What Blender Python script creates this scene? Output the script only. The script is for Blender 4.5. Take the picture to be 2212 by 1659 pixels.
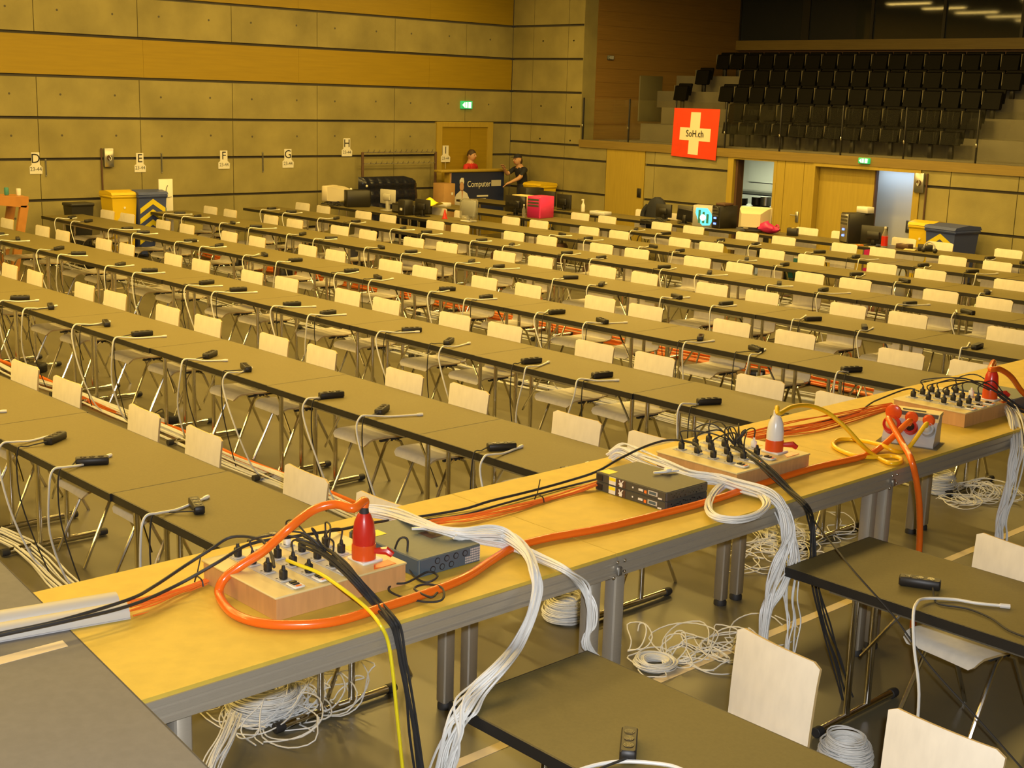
import bpy, math, random
from mathutils import Vector, Matrix, noise as mnoise
random.seed(7)
R = math.radians
for o in list(bpy.data.objects): bpy.data.objects.remove(o)
scene = bpy.context.scene
COL = scene.collection

# ------------------------------------------------------------------ camera
# axes: +x runs from the hall's left wall towards the photographer, +y runs
# along the cable platform towards the gallery wall, z is up, metres
def make_camera():
    pos = Vector((3.3128, -1.7208, 2.7308)); yaw, pitch, roll, f = .7566, .2139, .0302, 2868.56
    fw = Vector((-math.cos(yaw)*math.cos(pitch), math.sin(yaw)*math.cos(pitch), -math.sin(pitch)))
    rt = fw.cross(Vector((0, 0, 1))).normalized(); up = rt.cross(fw)
    c, s = math.cos(roll), math.sin(roll)
    r2 = c*rt + s*up; u2 = -s*rt + c*up
    cam = bpy.data.cameras.new('camera'); ob = bpy.data.objects.new('camera', cam); COL.objects.link(ob)
    cam.sensor_fit = 'HORIZONTAL'; cam.sensor_width = 36; cam.lens = f*36/2212
    cam.clip_start = .05; cam.clip_end = 200
    m = Matrix((r2, u2, -fw)).transposed().to_4x4(); m.translation = pos
    ob.matrix_world = m
    scene.camera = ob
    return ob
CAM = make_camera()

# ------------------------------------------------------------------ world, light, exposure
WARM = (1.0, .66, .16)
LAMP = 66.0
FLASH = 690.0
w = bpy.data.worlds.new('world'); scene.world = w; w.use_nodes = True
w.node_tree.nodes['Background'].inputs[0].default_value = (1, .7, .3, 1)
w.node_tree.nodes['Background'].inputs[1].default_value = .02
vs = scene.view_settings
vs.view_transform = 'Standard'; vs.look = 'None'; vs.exposure = 0.0; vs.gamma = 1.0; vs.use_curve_mapping = False
cy = scene.cycles
cy.max_bounces = 5; cy.diffuse_bounces = 3; cy.glossy_bounces = 2; cy.transmission_bounces = 4; cy.transparent_max_bounces = 6
cy.use_adaptive_sampling = True; cy.adaptive_threshold = .06; cy.use_denoising = True; cy.caustics_reflective = False; cy.caustics_refractive = False; cy.light_sampling_threshold = .02
# the photographer's flash, just beside the lens
fl = bpy.data.lights.new('camera_flash', 'POINT'); fl.energy = FLASH; fl.shadow_soft_size = .03; fl.color = (.97, .97, 1.0)
flo = bpy.data.objects.new('camera_flash', fl); COL.objects.link(flo); flo.location = (3.34, -1.66, 2.83)

# ------------------------------------------------------------------ materials
M = {}
def mat(name, col, rough=.5, metal=0., var=.0, vscale=6., bump=0., bscale=40., spec=.5, emit=None, estr=0., coat=0., trans=0., alpha=None, stretch=None):
    m = bpy.data.materials.new(name); m.use_nodes = True; nt = m.node_tree; b = nt.nodes['Principled BSDF']
    b.inputs['Base Color'].default_value = (*col, 1); b.inputs['Roughness'].default_value = rough
    b.inputs['Metallic'].default_value = metal; b.inputs['Specular IOR Level'].default_value = spec
    if coat: b.inputs['Coat Weight'].default_value = coat; b.inputs['Coat Roughness'].default_value = .1
    if trans: b.inputs['Transmission Weight'].default_value = trans
    if alpha is not None: b.inputs['Alpha'].default_value = alpha
    if emit: b.inputs['Emission Color'].default_value = (*emit, 1); b.inputs['Emission Strength'].default_value = estr
    if var or bump:
        tc = nt.nodes.new('ShaderNodeTexCoord'); mp = nt.nodes.new('ShaderNodeMapping')
        nt.links.new(tc.outputs['Object'], mp.inputs[0])
        if stretch: mp.inputs['Scale'].default_value = stretch
        if var:
            n = nt.nodes.new('ShaderNodeTexNoise'); n.inputs['Scale'].default_value = vscale; n.inputs['Detail'].default_value = 6
            nt.links.new(mp.outputs[0], n.inputs['Vector'])
            r = nt.nodes.new('ShaderNodeMapRange'); r.inputs['From Min'].default_value = .3; r.inputs['From Max'].default_value = .7
            r.inputs['To Min'].default_value = 1-var; r.inputs['To Max'].default_value = 1+var
            nt.links.new(n.outputs['Fac'], r.inputs['Value'])
            mx = nt.nodes.new('ShaderNodeVectorMath'); mx.operation = 'SCALE'; mx.inputs[0].default_value = col
            nt.links.new(r.outputs[0], mx.inputs['Scale']); nt.links.new(mx.outputs[0], b.inputs['Base Color'])
        if bump:
            n2 = nt.nodes.new('ShaderNodeTexNoise'); n2.inputs['Scale'].default_value = bscale; n2.inputs['Detail'].default_value = 4
            nt.links.new(mp.outputs[0], n2.inputs['Vector'])
            bp = nt.nodes.new('ShaderNodeBump'); bp.inputs['Strength'].default_value = bump; bp.inputs['Distance'].default_value = .01
            nt.links.new(n2.outputs['Fac'], bp.inputs['Height']); nt.links.new(bp.outputs[0], b.inputs['Normal'])
    M[name] = m
    return m
mat('concrete', (.30, .258, .098), .8, var=.2, vscale=1.6, bump=.15, bscale=60)
mat('joint', (.10, .09, .07), .9)
mat('wall_wood', (.33, .225, .011), .55, var=.07, vscale=5, stretch=(1, .3, 6))
mat('door_wood', (.43, .315, .05), .5, var=.06, vscale=5, stretch=(6, 6, .5))
mat('gallery_wood', (.28, .16, .038), .55, var=.12, vscale=6, stretch=(1, .25, 14))
mat('floor', (.155, .136, .078), .32, var=.06, vscale=1.5, bump=.02, bscale=300)
mat('deck_floor', (.195, .19, .18), .7, spec=.3, var=.05, vscale=30, bump=.05, bscale=500)
mat('line', (.74, .62, .42), .5, var=.05)
mat('laminate', (.160, .130, .045), .55, spec=.3, var=.06, vscale=90, bump=.03, bscale=400)
mat('black', (.022, .02, .018), .45)
mat('black_gloss', (.018, .017, .018), .18)
mat('rubber', (.03, .029, .028), .6)
mat('chrome', (.72, .70, .66), .16, 1.0)
mat('alu', (.56, .51, .41), .42, .55, var=.05, vscale=30, stretch=(30, 1, 30))
mat('birch', (.90, .84, .71), .45, var=.05, vscale=8, stretch=(3, 3, 1))
mat('birch_edge', (.62, .45, .2), .6)
mat('ply', (.66, .475, .07), .5, spec=.35, var=.07, vscale=14, bump=.03, bscale=160)
mat('ply_edge', (.55, .42, .22), .6, var=.15, vscale=4, stretch=(1, 1, 90))
mat('boxwood', (.60, .34, .13), .42, var=.08, vscale=6, stretch=(8, 8, 1))
mat('cream_panel', (.78, .64, .29), .4, var=.02)
mat('white', (.82, .80, .74), .5)
mat('white_cable', (.84, .84, .80), .45)
mat('white_gloss', (.85, .84, .80), .25)
mat('orange', (.90, .165, .012), .25, coat=.4)
mat('orange_thin', (.92, .22, .03), .4)
mat('yellow', (.93, .56, .012), .3, coat=.3)
mat('yellow_bright', (.95, .78, .02), .4)
mat('red', (.62, .03, .015), .3, coat=.2)
mat('red_clear', (.78, .10, .015), .25)
mat('grey_pvc', (.56, .54, .48), .5)
mat('grey_plastic', (.50, .50, .50), .35)
mat('switch_green', (.13, .15, .135), .5, var=.05, vscale=60)
mat('switch_blue', (.08, .12, .15), .5)
mat('switch_dark', (.075, .07, .055), .5, var=.05, vscale=60)
mat('screen', (.012, .012, .014), .12)
mat('bin_yellow', (.80, .56, .02), .4)
mat('bin_navy', (.012, .014, .03), .25)
mat('bin_blue', (.055, .08, .26), .45)
mat('chev', (.80, .66, .03), .45)
mat('pink', (.85, .05, .22), .35)
mat('magenta', (.55, .02, .16), .4)
mat('green', (.05, .35, .06), .5)
mat('lime', (.45, .75, .08), .5)
mat('cardboard', (.45, .26, .10), .8, var=.06)
mat('beige', (.74, .66, .48), .45)
mat('flag_red', (.80, .055, .012), .7, var=.05, vscale=8)
mat('flag_white', (.85, .78, .60), .7)
mat('banner_blue', (.02, .03, .10), .4)
mat('skin', (.62, .36, .22), .5)
mat('hair', (.06, .035, .02), .6)
mat('shirt_red', (.60, .03, .03), .8)
mat('shirt_black', (.018, .02, .03), .8)
mat('trousers', (.05, .05, .07), .8)
mat('lectern_wood', (.55, .24, .06), .45, var=.1, vscale=6)
mat('seat_black', (.005, .0045, .004), .6, spec=.12)
mat('fascia', (.25, .175, .045), .5, var=.1, vscale=6, stretch=(.4, 4, 8))
mat('step', (.20, .18, .12), .8, var=.08, vscale=3)
mat('glass', (.80, .92, .84), .02, trans=1.0, alpha=.12)
mat('dark_glass', (.02, .025, .025), .04, spec=.6)
mat('blue_wall', (.70, .72, .74), .6)
mat('steel', (.5, .5, .48), .35, .9)
mat('clear_plastic', (.75, .75, .68), .12, trans=.7, alpha=.5)
mat('teal', (.05, .25, .25), .5)
mat('service_panel', (.17, .15, .07), .5)
mat('brown_dark', (.10, .05, .03), .6)
mat('exit_green', (.02, .30, .08), .4, emit=(.04, .55, .14), estr=.8)
mat('exit_white', (.9, .95, .8), .4, emit=(.85, 1., .6), estr=2.5)
mat('lamp_diffuser', (.9, .8, .6), .5, emit=WARM, estr=5.)
mat('led_blue', (.05, .1, .8), .4, emit=(.15, .25, 1.), estr=3.)
mat('led_cyan', (.1, .7, .8), .4, emit=(.06, .62, .80), estr=1.6)
mat('kitchen_fill_light', (.9, .9, .8), .5, emit=(.95, 1., .62), estr=28.)
mat('passage_fill_light', (.9, .9, 1), .5, emit=(.68, .85, 1.), estr=7.)
mat('ceiling', (.30, .22, .12), .8, var=.05)

# ------------------------------------------------------------------ mesh builder
def unit(v):
    l = math.sqrt(v[0]**2+v[1]**2+v[2]**2) or 1
    return Vector((v[0]/l, v[1]/l, v[2]/l))
def spline(pts, k=6):
    P = [Vector(p) for p in pts]
    if len(P) < 3: return P
    out = []
    for i in range(len(P)-1):
        a = P[i-1] if i else P[0]*2-P[1]; b, c = P[i], P[i+1]; d = P[i+2] if i+2 < len(P) else P[-1]*2-P[-2]
        for j in range(k):
            t = j/k
            out.append(.5*((2*b)+(c-a)*t+(2*a-5*b+4*c-d)*t*t+(3*b-a-3*c+d)*t**3))
    out.append(P[-1])
    return out
class MB:
    def __init__(s): s.v = []; s.f = []; s.mi = []; s.cur = 0; s.T = None
    def add(s, vs_, fs):
        o = len(s.v)
        if s.T is not None: vs_ = [s.T @ Vector(p) for p in vs_]
        s.v += [tuple(p) for p in vs_]; s.f += [tuple(i+o for i in f) for f in fs]; s.mi += [s.cur]*len(fs)
        return s
    def box(s, x0, x1, y0, y1, z0, z1):
        return s.add([(x0,y0,z0),(x1,y0,z0),(x1,y1,z0),(x0,y1,z0),(x0,y0,z1),(x1,y0,z1),(x1,y1,z1),(x0,y1,z1)],
                     [(0,3,2,1),(4,5,6,7),(0,1,5,4),(1,2,6,5),(2,3,7,6),(3,0,4,7)])
    def cbox(s, x0, x1, y0, y1, z0, z1, c=.01):
        # chamfered box: an octagon-cornered loop stack
        def loop(i, z): return [(x0+i+c,y0+i,z),(x1-i-c,y0+i,z),(x1-i,y0+i+c,z),(x1-i,y1-i-c,z),(x1-i-c,y1-i,z),(x0+i+c,y1-i,z),(x0+i,y1-i-c,z),(x0+i,y0+i+c,z)]
        L = loop(c*.7, z0)+loop(0, z0+c)+loop(0, z1-c)+loop(c*.7, z1)
        F = [tuple(range(7,-1,-1)), tuple(range(24,32))]
        for k in range(3):
            for j in range(8):
                F.append((k*8+j, k*8+(j+1)%8, k*8+8+(j+1)%8, k*8+8+j))
        return s.add(L, F)
    def tube(s, path, r, n=8, rr=None, caps=True):
        P = [Vector(p) for p in path]; V = []; F = []
        t0 = unit(P[1]-P[0]); a = Vector((0,0,1)) if abs(t0.z) < .9 else Vector((1,0,0))
        u = unit(t0.cross(a))
        for i, p in enumerate(P):
            t = unit(P[min(i+1,len(P)-1)]-P[max(i-1,0)])
            u = unit(u-t*u.dot(t)); w_ = t.cross(u); rad = rr[i] if rr else r
            for j in range(n):
                an = 2*math.pi*j/n; V.append(p+(u*math.cos(an)+w_*math.sin(an))*rad)
        for i in range(len(P)-1):
            for j in range(n): F.append((i*n+j, i*n+(j+1)%n, (i+1)*n+(j+1)%n, (i+1)*n+j))
        if caps: F.append(tuple(range(n-1,-1,-1))); F.append(tuple(range((len(P)-1)*n, len(P)*n)))
        return s.add(V, F)
    def lathe(s, prof, n=16, c=(0,0,0), axis='z'):
        V = []; F = []
        for r, z in prof:
            for j in range(n):
                a = 2*math.pi*j/n; x, y = r*math.cos(a), r*math.sin(a)
                q = (x,y,z) if axis == 'z' else ((z,x,y) if axis == 'x' else (y,z,x))
                V.append((q[0]+c[0], q[1]+c[1], q[2]+c[2]))
        for i in range(len(prof)-1):
            for j in range(n): F.append((i*n+j, i*n+(j+1)%n, (i+1)*n+(j+1)%n, (i+1)*n+j))
        F.append(tuple(range(n-1,-1,-1))); F.append(tuple(range((len(prof)-1)*n, len(prof)*n)))
        return s.add(V, F)
    def prism(s, poly, d0, d1, plane='xy'):
        # poly extruded along the axis normal to its plane
        def q(a, b, d): return {'xy':(a,b,d), 'yz':(d,a,b), 'xz':(a,d,b)}[plane]
        n = len(poly); V = [q(a,b,d0) for a,b in poly]+[q(a,b,d1) for a,b in poly]
        F = [tuple(range(n-1,-1,-1)), tuple(range(n,2*n))]+[(i,(i+1)%n,n+(i+1)%n,n+i) for i in range(n)]
        return s.add(V, F)
    def ball(s, c, rx, ry=None, rz=None, n=12, m=8):
        ry = ry or rx; rz = rz or rx; V = [(c[0],c[1],c[2]-rz)]; F = []
        for i in range(1, m):
            ph = -math.pi/2+math.pi*i/m
            for j in range(n):
                a = 2*math.pi*j/n; V.append((c[0]+rx*math.cos(ph)*math.cos(a), c[1]+ry*math.cos(ph)*math.sin(a), c[2]+rz*math.sin(ph)))
        V.append((c[0],c[1],c[2]+rz)); top = len(V)-1
        for j in range(n): F.append((0, 1+(j+1)%n, 1+j)); F.append((top, top-n+j, top-n+(j+1)%n))
        for i in range(m-2):
            for j in range(n): F.append((1+i*n+j, 1+i*n+(j+1)%n, 1+(i+1)*n+(j+1)%n, 1+(i+1)*n+j))
        return s.add(V, F)
    def mesh(s, name, mats, smooth=40):
        me = bpy.data.meshes.new(name); me.from_pydata(s.v, [], s.f)
        for m_ in (mats if isinstance(mats, (list, tuple)) else [mats]): me.materials.append(M[m_])
        if len(me.materials) > 1: me.polygons.foreach_set('material_index', s.mi)
        me.validate()
        import bmesh
        bm = bmesh.new(); bm.from_mesh(me); bmesh.ops.recalc_face_normals(bm, faces=bm.faces); bm.to_mesh(me); bm.free()
        if smooth:
            me.polygons.foreach_set('use_smooth', [True]*len(me.polygons)); me.set_sharp_from_angle(angle=R(smooth))
        me.update()
        return me
    def build(s, name, mats, parent=None, loc=None, smooth=40, rz=0):
        return obj(name, s.mesh(name, mats, smooth), parent, loc, rz)
def obj(name, me, parent=None, loc=None, rz=0):
    o = bpy.data.objects.new(name, me); COL.objects.link(o)
    if parent: o.parent = parent
    if loc: o.location = loc
    if rz: o.rotation_euler = (0, 0, rz)
    return o
def tag(o, label, cat, group=None, kind=None):
    o['label'] = label
    if cat: o['category'] = cat
    if group: o['group'] = group
    if kind: o['kind'] = kind
    return o
def thing(name, label, cat, loc=(0,0,0), rz=0, group=None):
    o = bpy.data.objects.new(name, None); o.empty_display_size = .1; COL.objects.link(o)
    o.location = loc; o.rotation_euler = (0, 0, rz)
    return tag(o, label, cat, group)
def struct(o, label=None):
    o['kind'] = 'structure'
    if label: o['label'] = label
    return o
def B(x0, x1, y0, y1, z0, z1): return MB().box(x0, x1, y0, y1, z0, z1)
def CB(x0, x1, y0, y1, z0, z1, c=.01): return MB().cbox(x0, x1, y0, y1, z0, z1, c)
def text(name, s, size, m, parent, loc, rot, depth=.001, align='CENTER', sx=1.):
    cu = bpy.data.curves.new(name, 'FONT'); cu.body = s; cu.size = size; cu.extrude = depth
    cu.align_x = align; cu.align_y = 'CENTER'; cu.resolution_u = 3
    t = bpy.data.objects.new('tmp', cu); COL.objects.link(t)
    me = bpy.data.meshes.new_from_object(t); bpy.data.objects.remove(t); bpy.data.curves.remove(cu)
    me.materials.clear(); me.materials.append(M[m]); me.name = name
    o = obj(name, me, parent, loc); o.rotation_euler = rot; o.scale = (sx, 1, 1)
    return o
ORD = ['first','second','third','fourth','fifth','sixth','seventh','eighth','ninth','tenth','eleventh','twelfth','thirteenth','fourteenth','fifteenth','sixteenth','seventeenth','eighteenth','nineteenth','twentieth']
# ------------------------------------------------------------------ the hall
XL, YR, ZC = -16.97, 17.17, 6.6
fo = struct(B(XL-.3, 10.3, -9.3, 23, -.2, 0).build('floor', 'floor', smooth=0))
for x0, y0, y1 in ((-.53, -2, 12),):
    B(x0, x0+.055, y0, y1, -.004, .0015).build('line_marking', 'line', fo, smooth=0)
B(-13.49, -13.43, 0, 16, -.004, .0015).build('line_marking', 'line', fo, smooth=0)
struct(B(XL-.3, 10.3, -9.3, 23, ZC, ZC+.2).build('ceiling', 'ceiling', smooth=0))
struct(B(10, 10.3, -9.3, 23, 0, ZC).build('wall_back', 'concrete', smooth=0))
struct(B(XL-.3, 10.3, -9.3, -9, 0, ZC).build('wall_near', 'concrete', smooth=0))

ZL = [0, .2715, .9075, 1.5436, 2.1797, 2.8158, 3.4519, 4.088, 5.3, ZC]
YJ = [-9, -6.65, -4.92, -3.19, -1.46, .27, 2.0, 3.73, 5.46, 7.19, 8.91, 10.64, 12.39, 14.15, 15.92, YR]
wl = struct(B(XL-.3, XL-.05, -9, YR, 0, ZC).build('wall_left', 'joint', smooth=0))
DY0, DY1, DZ = 15.19, 16.67, 2.19
for k in range(len(ZL)-1):
    z0, z1 = ZL[k]+.022, ZL[k+1]-.022
    wood = k in (5, 7, 8)
    js = YJ if not wood else [-9, -3, 0, 3, 6, 9, 12, 15, YR]
    for a, b in zip(js[:-1], js[1:]):
        segs = [(a, b)]
        if k < 4:
            segs = [s_ for s_ in ((a, min(b, DY0)), (max(a, DY1), b)) if s_[1]-s_[0] > .03]
        for s0, s1 in segs:
            g = .0015 if wood else .006
            B(XL-.08, XL-(.012 if wood else 0), s0+g, s1-g, z0, z1).build('wood_panel' if wood else 'concrete_panel', 'wall_wood' if wood else 'concrete', wl, smooth=0)
th = MB()
for k in (1, 3, 4, 6):
    for a, b in zip(YJ[:-1], YJ[1:]):
        for fr in ((.22, .75) if b-a > 1.5 else (.5,)):
            y = a+(b-a)*fr; z = ZL[k]+.36+random.uniform(-.01, .01)
            if DY0-.1 < y < DY1+.1 and z < 2.4: continue
            th.lathe([(.018, .0), (.018, .002)], 8, (XL, y, z), 'x')
t_ = th.build('tie_hole', 'joint', wl, smooth=0); t_['kind'] = 'stuff'

def rpanels(par, segs, kz, x_j):
    for a, b in segs:
        cuts = [a]+[x for x in x_j if a+.05 < x < b-.05]+[b]
        for c0, c1 in zip(cuts[:-1], cuts[1:]):
            for z0, z1 in kz:
                B(c0+.006, c1-.006, YR, YR+.08, z0+.022, z1-.022).build('concrete_panel', 'concrete', par, smooth=0)
XJ = [-16.37, -15.4, -13.04, -9.9, -7.08, -5.99, -4.2, -2.5, -.8, .9, 2.6, 4.3, 6, 7.7]
wr = MB()
for a, b, z0, z1 in ((XL, -14.98, 1.8, ZC), (XL, -14.26, 0, 1.8), (-13.27, -11.33, 0, 1.8), (-7.58, 10, 0, 1.8)):
    wr.box(a, b, YR+.05, YR+.33, z0, z1)
wr = struct(wr.build('wall_right', 'joint', smooth=0))
low = list(zip(ZL[:3], ZL[1:4]))+[(1.5436, 1.815)]
rpanels(wr, [(XL, -14.26), (-13.27, -11.33), (-7.58, 10)], low, XJ)
rpanels(wr, [(XL, -14.98)], [(1.815, 2.1797)]+list(zip(ZL[4:-1], ZL[5:])), XJ)
B(-14.985, -14.975, YR, YR+.36, 1.9, ZC).build('end_face', 'concrete', wr, smooth=0)
th = MB()
for x in (-16.1, -15.25):
    for z in (.62, 1.9, 2.54, 3.8): th.lathe([(.018, 0), (.018, .002)], 8, (x, YR, z), 'y')
t_ = th.build('tie_hole', 'joint', wr, smooth=0); t_['kind'] = 'stuff'

# doors ---------------------------------------------------------------
d1 = struct(thing('door_1', 'double wooden door in the left wall behind the banner counter', None), None)
B(XL-.06, XL+.02, DY0, DY0+.14, 0, DZ).build('frame_post', 'door_wood', d1, smooth=0)
B(XL-.06, XL+.02, DY1-.14, DY1, 0, DZ).build('frame_post', 'door_wood', d1, smooth=0)
B(XL-.06, XL+.02, DY0+.14, DY1-.14, DZ-.1, DZ).build('frame_head', 'door_wood', d1, smooth=0)
for a, b in ((DY0+.142, DY0+.885), (DY0+.893, DY1-.142)):
    lf = B(XL-.05, XL-.005, a, b, .01, DZ-.104).build('leaf', 'wall_wood', d1, smooth=0)
    hy = b-.06 if a < DY0+.5 else a+.06
    MB().tube([(XL+.03, hy, 1.0), (XL+.03, hy+(-.1 if a < DY0+.5 else .1), 1.0)], .01).tube([(XL-.01, hy, 1.0), (XL+.03, hy, 1.0)], .01).build('handle', 'steel', lf)
d2 = struct(thing('door_2', 'flush wooden door in the gallery wall', None), None)
lf = B(-14.25, -13.28, YR-.005, YR+.05, .01, 1.79).build('leaf', 'door_wood', d2, smooth=0)
CB(-13.43, -13.33, YR-.02, YR-.004, .93, 1.1, .006).build('lock_plate', 'black', lf)
# wooden screen with kitchen opening, cupboard doors, big leaf, blue passage
d3 = struct(thing('door_3', 'wood framed opening into the lit kitchen', None), None)
for a, b, z0, z1 in ((-11.34, -11.22, 0, 1.8), (-10.36, -10.3, 0, 1.8), (-11.22, -10.36, 1.76, 1.8)):
    B(a, b, YR-.01, YR+.3, z0, z1).build('frame_piece', 'door_wood', d3, smooth=0)
B(-11.215, -11.17, YR+.06, YR+.22, .01, 1.74).build('leaf', 'brown_dark', d3, smooth=0)
d4 = struct(thing('door_4', 'pair of flush wooden cupboard doors beside the kitchen opening', None), None)
for a, b in ((-10.3, -10.135), (-10.13, -9.75), (-9.745, -9.56)):
    B(a+.002, b-.002, YR-.005, YR+.2, .01, 1.79).build('wood_panel', 'door_wood', d4, smooth=0)
CB(-9.85, -9.79, YR-.02, YR-.004, .78, .96, .006).build('lock_plate', 'steel', d4)
MB().tube([(-9.83, YR-.05, .9), (-9.93, YR-.05, .9)], .008).tube([(-9.83, YR-.05, .9), (-9.83, YR-.01, .9)], .008).build('handle', 'steel', d4)
d5 = struct(thing('door_5', 'wide wooden sliding door standing half open to a blue passage', None), None)
B(-9.56, -9.52, YR-.02, YR+.3, 0, 1.8).build('frame_piece', 'door_wood', d5, smooth=0)
B(-9.52, -7.58, YR-.02, YR+.3, 1.735, 1.8).build('frame_piece', 'door_wood', d5, smooth=0)
B(-7.69, -7.58, YR-.02, YR+.3, 0, 1.735).build('frame_piece', 'door_wood', d5, smooth=0)
B(-9.515, -8.47, YR+.12, YR+.19, .01, 1.73).build('leaf', 'door_wood', d5, smooth=0)
B(-8.47, -8.445, YR+.118, YR+.192, .01, 1.73).build('leaf_edge', 'brown_dark', d5, smooth=0)
# rooms behind
kr = MB()
kr.box(-15.6, -9.6, 20.5, 20.7, 0, 1.8).box(-15.6, -15.4, 17.5, 20.5, 0, 1.8).box(-9.62, -9.56, 17.5, 20.5, 0, 1.8)
kr = struct(kr.build('wall_kitchen', 'white', smooth=0))
kc = thing('kitchen_counter', 'dark kitchen counter with steel worktop seen through the opening', 'counter', (-11.2, 18.5, 0))
B(-1.6, 1.55, -.3, .3, 0, .83).build('cabinet_body', 'switch_dark', kc, smooth=0)
B(-1.62, 1.57, -.32, .32, .83, .87).build('worktop', 'steel', kc, smooth=0)
km = thing('kitchen_shelf', 'long steel shelf unit along the kitchen back wall', 'shelf', (-13.0, 20.25, 0))
B(-1.8, 1.8, -.2, .2, .95, 1.0).build('shelf_board', 'steel', km, smooth=0)
B(-1.8, 1.8, -.2, .2, 0, .93).build('cabinet_body', 'grey_plastic', km, smooth=0)
for i, (x, m_, h) in enumerate(((-11.95, 'black', .12), (-11.62, 'black', .16), (-12.3, 'white', .2), (-11.42, 'steel', .18), (-12.1, 'white', .1))):
    tag(MB().lathe([(.07, 0), (.1, .02), (.1, h), (.09, h)], 14, (x, 18.45, .872)).build('cooking_pot', m_), ('black', 'second black', 'tall white', 'steel', 'low white')[i]+' pot standing on the kitchen worktop', 'pot', 'pots on the kitchen worktop')
struct(B(-13.35, -12.72, 20.46, 20.5, 1.16, 1.72).build('kitchen_white_panel', 'white_gloss', smooth=0), 'bright white panel on the kitchen back wall')  # plain white panel on the wall
kl = thing('kitchen_fill_light', 'added pale green white light under the kitchen ceiling', 'lamp', (-12.3, 19.4, 1.74))  # unseen light, added to brighten the kitchen behind the opening
B(-.7, .7, -.15, .15, .012, .05).build('housing', 'white', kl, smooth=0)
B(-.68, .68, -.13, .13, 0, .012).build('diffuser', 'kitchen_fill_light', kl, smooth=0)
pr = MB(); pr.box(-9.5, -7.3, 17.95, 18.05, 0, 1.8).box(-9.5, -9.44, 17.5, 17.95, 0, 1.8).box(-7.4, -7.3, 17.5, 17.95, 0, 1.8)
struct(pr.build('wall_passage', 'blue_wall', smooth=0))
sp = thing('switch_plate', 'dark switch plate on the blue passage wall', 'switch', (-8.15, 17.95, .82))
CB(-.07, .07, -.02, -.001, -.1, .1, .006).build('plate', 'switch_dark', sp); CB(-.03, .03, -.028, -.02, -.04, .04, .004).build('rocker', 'grey_plastic', sp)
pl = thing('passage_fill_light', 'added cool white light under the blue passage ceiling', 'lamp', (-8.3, 17.72, 1.74))  # unseen cool light, added so the passage turns bluish against the hall
B(-.5, .5, -.1, .1, .012, .05).build('housing', 'white', pl, smooth=0); B(-.48, .48, -.09, .09, 0, .012).build('diffuser', 'passage_fill_light', pl, smooth=0)

# gallery ---------------------------------------------------------------
ga = struct(B(-14.98, 10, YR, 22.3, 1.815, 1.93).build('floor_gallery', 'step', smooth=0))
B(-14.98, 10, YR-.03, YR+.02, 1.79, 1.935).build('fascia', 'fascia', ga, smooth=0)
TR = [1.95+.32*k for k in range(5)]
for k in range(5):
    B(-14.3 if k < 3 else -14.97, 10, 17.55+.6*k, 17.56+.6*(k+1) if k < 4 else 21.95, 1.93 if k == 0 else TR[k-1]-.01, TR[k]).build('step', 'step', ga, smooth=0)
sw = struct(B(-15.25, -14.98, YR+.36, 22.3, 1.9, ZC).build('wall_gallery_side', 'gallery_wood', smooth=0))
for i in range(17):
    B(-14.982, -14.972, YR+.37, 22, 1.94+.27*i+.012, 1.94+.27*(i+1)).build('board', 'gallery_wood', sw, smooth=0)
CB(-14.975, -14.95, 18.80, 19.5, 2.30, 3.2, .01).build('service_panel', 'service_panel', sw)
gb = struct(B(-15.25, 10, 21.96, 22.2, 1.9, 3.82).build('wall_gallery_back', 'brown_dark', smooth=0))
B(-14.97, 10, 21.85, 21.98, 3.82, 4.02).build('ledge', 'fascia', gb, smooth=0)
wg = struct(thing('window_2', 'dark gallery window wall above the seats', None), None)
mx = [-14.97, -13.28, -11.72, -10.16, -8.6, -7.0, -5.4, -3.8, -2.2]
for a, b in zip(mx[:-1], mx[1:]):
    B(a+.03, b-.03, 21.97, 21.99, 4.03, 6.5).build('pane', 'dark_glass', wg, smooth=0)
for i, a in enumerate(mx):
    hw = .09 if i == 1 else .03
    B(a-hw, a+hw, 21.93, 22.02, 4.02, 6.55).build('mullion', 'black', wg, smooth=0)
B(-2.2, 10, 21.96, 22.2, 4.02, ZC).build('solid_panel', 'gallery_wood', wg, smooth=0)

# glass balustrade in front of the gallery
bx = [-14.95, -13.76, -12.63, -11.48, -10.31, -9.1, -7.95, -6.73, -5.5, -4.3, -3.1]
ba = thing('glass_balustrade', 'clear glass balustrade with slim dark posts along the gallery edge', 'railing', (0, YR+.04, 1.93))
for a, b in zip(bx[:-1], bx[1:]):
    B(a+.012, b-.012, -.006, .006, .02, .78).build('glass_pane', 'glass', ba, smooth=0)
for i, a in enumerate(bx):
    po = CB(a-.009, a+.009, -.02, .02, 0, .80, .004).build('post', 'black', ba)
    MB().ball((a, -.02, .27), .016, .016, .035, 8, 6).build('clamp', 'chrome', po)

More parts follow.
